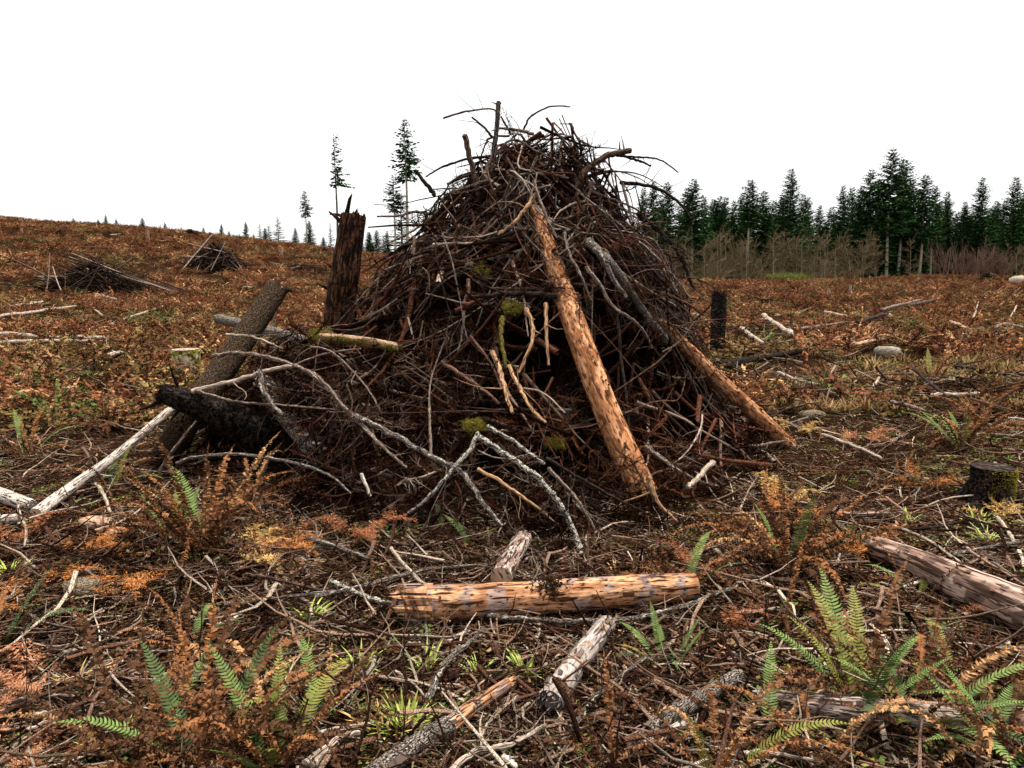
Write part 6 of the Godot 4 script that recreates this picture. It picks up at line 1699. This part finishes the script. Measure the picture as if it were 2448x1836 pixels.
	stick("bare_sapling", "thin sapling rising beside the largest lime grass tuft", "sapling", "thin bare saplings standing in the foreground", [Vector3(-0.363, 0.008, -2.429), Vector3(-0.345, 0.173, -2.409), Vector3(-0.334, 0.339, -2.389), Vector3(-0.34, 0.424, -2.369), Vector3(-0.312, 0.513, -2.349)], 0.0027, 0.0011, "brown", 4)
	stick("bare_sapling", "thin dark sapling in front of the silvery split log", "sapling", "thin bare saplings standing in the foreground", [Vector3(0.118, 0.025, -2.679), Vector3(0.109, 0.168, -2.659), Vector3(0.102, 0.263, -2.639)], 0.0023, 0.0009, "dark", 4)
	stick("bare_sapling", "thin dark sapling left of the tall bright green fern", "sapling", "thin bare saplings standing in the foreground", [Vector3(1.02, 0.039, -3.1), Vector3(1.02, 0.206, -3.08), Vector3(1.01, 0.343, -3.06)], 0.0033, 0.0013, "dark", 4)
	stick("bare_sapling", "thin pale forked sapling above the lime grass tufts", "sapling", "thin bare saplings standing in the foreground", [Vector3(-0.475, 0.003, -3.088), Vector3(-0.42, 0.142, -3.068), Vector3(-0.368, 0.241, -3.048), Vector3(-0.329, 0.306, -3.028)], 0.0026, 0.0010, "grey", 4)
	stick("bare_sapling", "thin grey sapling in front of the grey log at lower right", "sapling", "thin bare saplings standing in the foreground", [Vector3(0.939, 0.048, -2.444), Vector3(0.946, 0.214, -2.424), Vector3(0.943, 0.295, -2.404)], 0.0023, 0.0009, "grey", 4)
	make_rock("blocky brown rock in the left foreground", "", Vector3(-2.16, -0.021, -3.87), 0.178, 0.091, "rock", 3)
	make_rock("pale flat stone slab on the right field", "", Vector3(7.24, 0.005, -15.45), 0.516, 0.189, "palerock", 4)
	make_rock("pale mossy boulder at the right edge far out", "", Vector3(53.6, 0.084, -85.46), 2.284, 1.142, "palerock", 5)
	make_rock("grey rock left of the burnt post behind the heap", "", Vector3(6.1, 0.015, -27.04), 0.361, 0.241, "palerock", 6)
	make_rock("tan rock just right of the burnt post", "", Vector3(7.54, 0.032, -27.8), 0.372, 0.198, "rock", 7)
	make_rock("small pale rock behind the dark log on the right field", "", Vector3(12.7, -0.003, -27.36), 0.366, 0.232, "palerock", 8)
	make_rock("low brown rock right of the propped pole", "", Vector3(3.29, 0.003, -8.726), 0.314, 0.092, "rock", 9)
	make_rock("broad pale stone at the right edge of the field", "", Vector3(13.8, 0.022, -22.27), 0.595, 0.174, "palerock", 10)
	make_rock("small grey stone by the pale straight log", "", Vector3(8.59, -0.013, -25.16), 0.280, 0.112, "palerock", 11)
	make_rock("pinkish broken wood block behind the front left ferns", "", Vector3(-1.5, -0.032, -3.051), 0.097, 0.046, "pinkwood", 12)
	make_rock("pale tan rotten wood chunk at the left below the tall rust fern", "", Vector3(-2.62, 0.013, -4.889), 0.186, 0.062, "wood2", 13)
	make_rock("pale rotten wood chunk right of the tan one", "", Vector3(-2.41, 0.009, -4.735), 0.120, 0.050, "wood2", 14)
	make_rock("small white wood chip in the middle foreground", "", Vector3(-0.038, 0.018, -3.188), 0.024, 0.017, "bleach", 15)
	make_rock("white cut wood chip left of the middle foreground", "", Vector3(-0.421, 0.004, -3.419), 0.032, 0.018, "bleach", 16)
	make_rock("white broken wood chip at the heap's right foot", "", Vector3(0.74, -0.026, -5.338), 0.068, 0.038, "bleach", 17)
	make_rock("small white cut log end on the right field", "", Vector3(10.7, 0.02, -19.02), 0.169, 0.144, "bleach", 18)
	fern("tall rust brown sword fern in front of the black hollow at left", Vector3(-1.76, -0.002, -4.424), 0.72, 34, 0.05, 0.75, 4280, 0.00)
	fern("rust brown sword fern left beside the tall one", Vector3(-2.01, 0.005, -4.641), 0.60, 14, 0.05, 1.00, 3830, 0.00)
	fern("big brown and green sword fern at the bottom left", Vector3(-1.02, -0.02, -2.434), 0.66, 36, 0.09, 1.10, 4680, 0.00)
	fern("green and brown sword fern right of the big bottom left one", Vector3(-0.765, -0.009, -2.429), 0.56, 22, 0.16, 1.00, 5865, 0.00)
	fern("brown sword fern at the left of the big bottom left one", Vector3(-1.25, -0.029, -2.468), 0.60, 18, 0.12, 1.00, 3690, 0.00)
	fern("curled brown sword fern with one green frond right of the orange log", Vector3(1.5, 0.009, -4.208), 0.66, 32, 0.08, 1.00, 13125, 0.00)
	fern("dead brown sword fern behind the curled one right of the heap", Vector3(1.52, -0.009, -4.773), 0.50, 12, 0.02, 1.00, 12640, 0.00)
	fern("tall bright green sword fern at lower right", Vector3(1.24, 0.048, -2.679), 0.58, 20, 0.80, 0.70, 14560, 0.00)
	fern("wide green sword fern right of the tall bright green one", Vector3(1.4, 0.048, -2.59), 0.52, 26, 0.60, 1.20, 15430, 0.00)
	fern("green sword fern at the bottom right edge", Vector3(1.6, 0.046, -2.405), 0.50, 20, 0.65, 1.00, 16865, 0.00)
	fern("brown curled sword fern between the two green ones at right", Vector3(1.65, 0.042, -2.816), 0.45, 12, 0.25, 1.00, 15920, 0.00)
	fern("yellow green sword fern at the bottom right of centre", Vector3(0.626, 0.044, -2.288), 0.50, 9, 0.35, 0.60, 12505, 1.00)
	fern("lone rust frond fern at the bottom edge", Vector3(0.321, 0.035, -2.302), 0.45, 6, 0.00, 0.80, 11000, 0.00)
	fern("thin curled fern standing before the orange log's right end", Vector3(0.839, 0.023, -3.77), 0.50, 10, 0.08, 0.60, 11615, 0.00)
	fern("olive brown fern in the left foreground", Vector3(-1.41, -0.025, -3.324), 0.42, 12, 0.35, 0.70, 4270, 0.00)
	fern("small dark green fern left of the broken barked log", Vector3(0.619, 0.037, -3.039), 0.30, 10, 0.90, 1.00, 11520, 0.00)
	fern("dark green sword fern on the near right field", Vector3(4.18, -0.033, -10.43), 0.75, 22, 0.80, 1.00, 13425, 0.00)
	fern("olive sword fern above the right stump", Vector3(4.02, 0.041, -7.033), 0.65, 20, 0.35, 0.90, 15530, 0.00)
	fern("tall brown dead fern behind the olive one at right", Vector3(4.54, 0.04, -7.648), 0.60, 12, 0.00, 1.00, 15780, 0.00)
	fern("green fern cut by the left edge", Vector3(-2.29, -0.036, -3.351), 0.45, 10, 0.80, 1.00, 1260, 0.00)
	fern("rusty fern at the bottom between the green ones", Vector3(0.966, 0.049, -2.377), 0.40, 10, 0.10, 1.00, 13970, 0.00)
	fern("brown rope like fern at the bottom right corner", Vector3(1.47, 0.048, -2.353), 0.50, 12, 0.15, 1.00, 16430, 0.00)
	fern("rust fern beside the long pinkish log", Vector3(1.97, 0.02, -3.718), 0.40, 7, 0.10, 1.00, 15195, 0.00)
	fern("string of dead fern fronds in front of the curled fern", Vector3(1.21, 0.034, -3.432), 0.42, 8, 0.05, 1.00, 13180, 0.00)
	fern("olive fern between the heap and the right stump", Vector3(2.88, -0.002, -5.805), 0.42, 12, 0.40, 1.00, 14675, 0.00)
	fern("rust fern at the right of the tall one by the hollow", Vector3(-1.79, 0.025, -5.349), 0.50, 9, 0.00, 0.70, 4870, 0.00)
	fern("dead fern beside the whitish pole at left", Vector3(-2.91, 0.032, -5.679), 0.50, 10, 0.10, 1.00, 2740, 0.00)
	fern("brown fern at the left edge behind the white pole", Vector3(-4.23, -0.008, -6.88), 0.60, 14, 0.15, 1.00, 1410, 0.00)
	fern("olive brown fern left of the black log", Vector3(-4.1, -0.001, -8.088), 0.60, 14, 0.25, 1.00, 2610, 0.00)
	fern("olive fern in the near left field", Vector3(-5.41, 0.015, -9.415), 0.60, 14, 0.30, 1.00, 1720, 0.00)
	fern("small green fern at the front of the heap", Vector3(-0.42, -0.001, -4.83), 0.30, 4, 1.00, 1.00, 7870, 0.00)
	fern("small green fern right beside the short log", Vector3(-0.235, -0.001, -4.577), 0.30, 4, 1.00, 1.00, 8320, 0.00)
	fern("dead fern in the dry grass behind the orange log's foot", Vector3(1.65, -0.024, -8.202), 0.50, 12, 0.15, 1.00, 11080, 0.00)
	fern("olive fern in the right field near the small cut stump", Vector3(6.07, -0.005, -11.57), 0.70, 16, 0.30, 1.00, 14900, 0.00)
	fern("rust frond fern at the bottom by the whitish stick", Vector3(0.842, 0.047, -2.454), 0.42, 8, 0.15, 1.00, 13240, 0.00)
	fern("brown fern left of the big lime grass tuft", Vector3(-0.664, -0.005, -2.647), 0.42, 8, 0.30, 1.00, 6480, 0.00)
	bracken("bright orange dead bracken left of the brown rock", Vector3(-2.34, -0.026, -3.718), 0.36, 3, "orange", 1515)
	bracken("orange bracken frond just behind the brown rock", Vector3(-2.37, -0.019, -3.924), 0.34, 3, "orange", 1595)
	bracken("orange bracken frond right of the brown rock", Vector3(-1.92, -0.017, -3.956), 0.34, 3, "orange", 2175)
	bracken("orange bracken frond lying before the brown rock", Vector3(-1.91, -0.023, -3.763), 0.30, 3, "orange", 2105)
	bracken("pink rust dead bracken at the left in the foreground", Vector3(-1.83, -0.039, -2.996), 0.38, 4, "pink", 1820)
	bracken("straw coloured bracken before the tall rust fern", Vector3(-1.53, -0.004, -4.354), 0.38, 5, "straw", 2770)
	bracken("orange bracken right of the straw coloured one", Vector3(-1.39, 0, -4.495), 0.34, 4, "orange", 2960)
	bracken("rust bracken mat at the left front of the heap", Vector3(-0.932, 0.002, -4.65), 0.42, 5, "rust", 3480)
	bracken("pale yellow bracken behind the curled fern right of the heap", Vector3(1.93, -0.027, -5.589), 0.38, 6, "straw", 6155)
	bracken("orange bracken under the pale yellow one", Vector3(1.86, -0.019, -5.18), 0.36, 4, "orange", 6250)
	bracken("orange bracken hanging over the long pinkish log", Vector3(2.02, 0.006, -4.251), 0.36, 5, "orange", 6920)
	bracken("bright pink orange bracken on the near right field", Vector3(4.48, -0.019, -9.624), 0.51, 6, "pink", 6595)
	bracken("pink orange bracken nearer than the bright one at right", Vector3(3.3, 0.013, -7.557), 0.42, 5, "pink", 6500)
	bracken("rust bracken behind the bright pink one", Vector3(5.38, -0.032, -10.83), 0.42, 4, "rust", 6730)
	bracken("orange bracken frond lying on the orange log's right end", Vector3(0.701, 0.016, -3.963), 0.21, 3, "orange", 5460)
	bracken("rust bracken right of the orange log's end", Vector3(1, 0.016, -4.027), 0.30, 4, "rust", 5810)
	bracken("orange bracken left of the right stump", Vector3(3.05, 0.004, -5.84), 0.34, 4, "orange", 7025)
	bracken("pinkish bracken at the bottom left corner", Vector3(-1.7, -0.042, -2.513), 0.34, 3, "pink", 1710)
	bracken("rust bracken at the bottom left beside the ferns", Vector3(-1.54, -0.038, -2.508), 0.26, 2, "rust", 2010)
	bracken("rust bracken above the broken barked log", Vector3(0.859, 0.034, -3.338), 0.30, 4, "rust", 5960)
	bracken("rust bracken below the white pole at the left edge", Vector3(-2.94, 0.002, -4.568), 0.38, 5, "rust", 1270)
	bracken("orange bracken left of the tall rust fern", Vector3(-2.45, -0.002, -4.424), 0.34, 4, "orange", 1740)
	bracken("rust bracken at the right of the propped pole", Vector3(2.73, 0.005, -9.471), 0.42, 5, "rust", 5680)
	bracken("straw bracken right of the propped pole's foot", Vector3(2.83, -0.003, -7.865), 0.38, 4, "straw", 6100)
	bracken("straw bracken in front of the right stump", Vector3(3.11, 0.003, -5.007), 0.34, 4, "straw", 7580)
	bracken("rust bracken under the left front twigs", Vector3(-1.27, 0.002, -4.568), 0.34, 4, "rust", 3100)
	bracken("rust bracken frond among the tall green fern's base", Vector3(1.37, 0.04, -3.112), 0.26, 3, "rust", 6910)
	bracken("rust bracken frond at the long log's right end", Vector3(2.1, 0.021, -3.558), 0.30, 3, "rust", 7570)
	tuft("largest lime grass tuft left of the grey barked log", Vector3(-0.373, 0.008, -2.611), 0.14, 60, "lime", 4210)
	tuft("pale lime grass tuft left against the largest one", Vector3(-0.444, 0.005, -2.605), 0.14, 30, "straw", 4080)
	tuft("lime grass tuft above left of the largest one", Vector3(-0.612, -0.002, -3.075), 0.13, 30, "lime", 3790)
	tuft("small lime grass tuft right below another", Vector3(-0.601, -0.002, -2.967), 0.09, 20, "lime", 3805)
	tuft("lime grass tuft standing alone left of the orange log", Vector3(-0.955, -0.01, -3.58), 0.13, 26, "lime", 3335)
	tuft("lime grass tuft above the right end of the left ferns", Vector3(-0.857, -0.011, -3.075), 0.12, 24, "lime", 3405)
	tuft("lime grass tuft left of the silvery split log", Vector3(0.062, 0.023, -2.973), 0.13, 28, "lime", 4885)
	tuft("lime grass tuft right of the crooked lichened stick", Vector3(-0.13, 0.016, -3.002), 0.10, 20, "lime", 4565)
	tuft("lime grass tuft left of the crooked lichened stick", Vector3(-0.345, 0.008, -3.039), 0.13, 26, "lime", 4215)
	tuft("lime grass tuft right of the bottom left ferns", Vector3(-0.62, -0.003, -2.75), 0.12, 24, "lime", 3765)
	tuft("green grass tuft right of the silvery split log", Vector3(0.249, 0.03, -2.822), 0.12, 18, "lime", 5255)
	tuft("yellowish grass tuft by the pink rust bracken", Vector3(-1.76, -0.038, -3.033), 0.10, 20, "straw", 1960)
	tuft("pale grass tuft behind the orange log", Vector3(0.551, 0.011, -4.1), 0.10, 16, "straw", 5230)
	tuft("green grass tuft in front of the right stump", Vector3(2.98, 0.001, -4.967), 0.14, 24, "lime", 7480)
	tuft("green leafy tuft right of the front of the stump", Vector3(2.82, -0, -4.613), 0.12, 22, "lime", 7565)
	tuft("pale green grass tuft at the bottom left edge", Vector3(-1.34, -0.032, -2.528), 0.14, 26, "lime", 2390)
	tuft("green tuft at the left edge below the white poles", Vector3(-2.71, -0.011, -4.158), 0.12, 20, "lime", 1300)
	tuft("tall straw coloured dry grass behind the orange log's foot", Vector3(1.55, -0.017, -8.435), 0.50, 70, "dry", 5180)
	tuft("green tuft left of the short pinkish log", Vector3(2.56, -0.006, -5.037), 0.12, 20, "lime", 7010)
	tuft("pale green low shrub far out before the bare trees", Vector3(40.8, -0.013, -120.3), 2.20, 160, "shrubgreen", 5712)
	make_field()
	make_litter()
	for k in protos: protos[k].free()
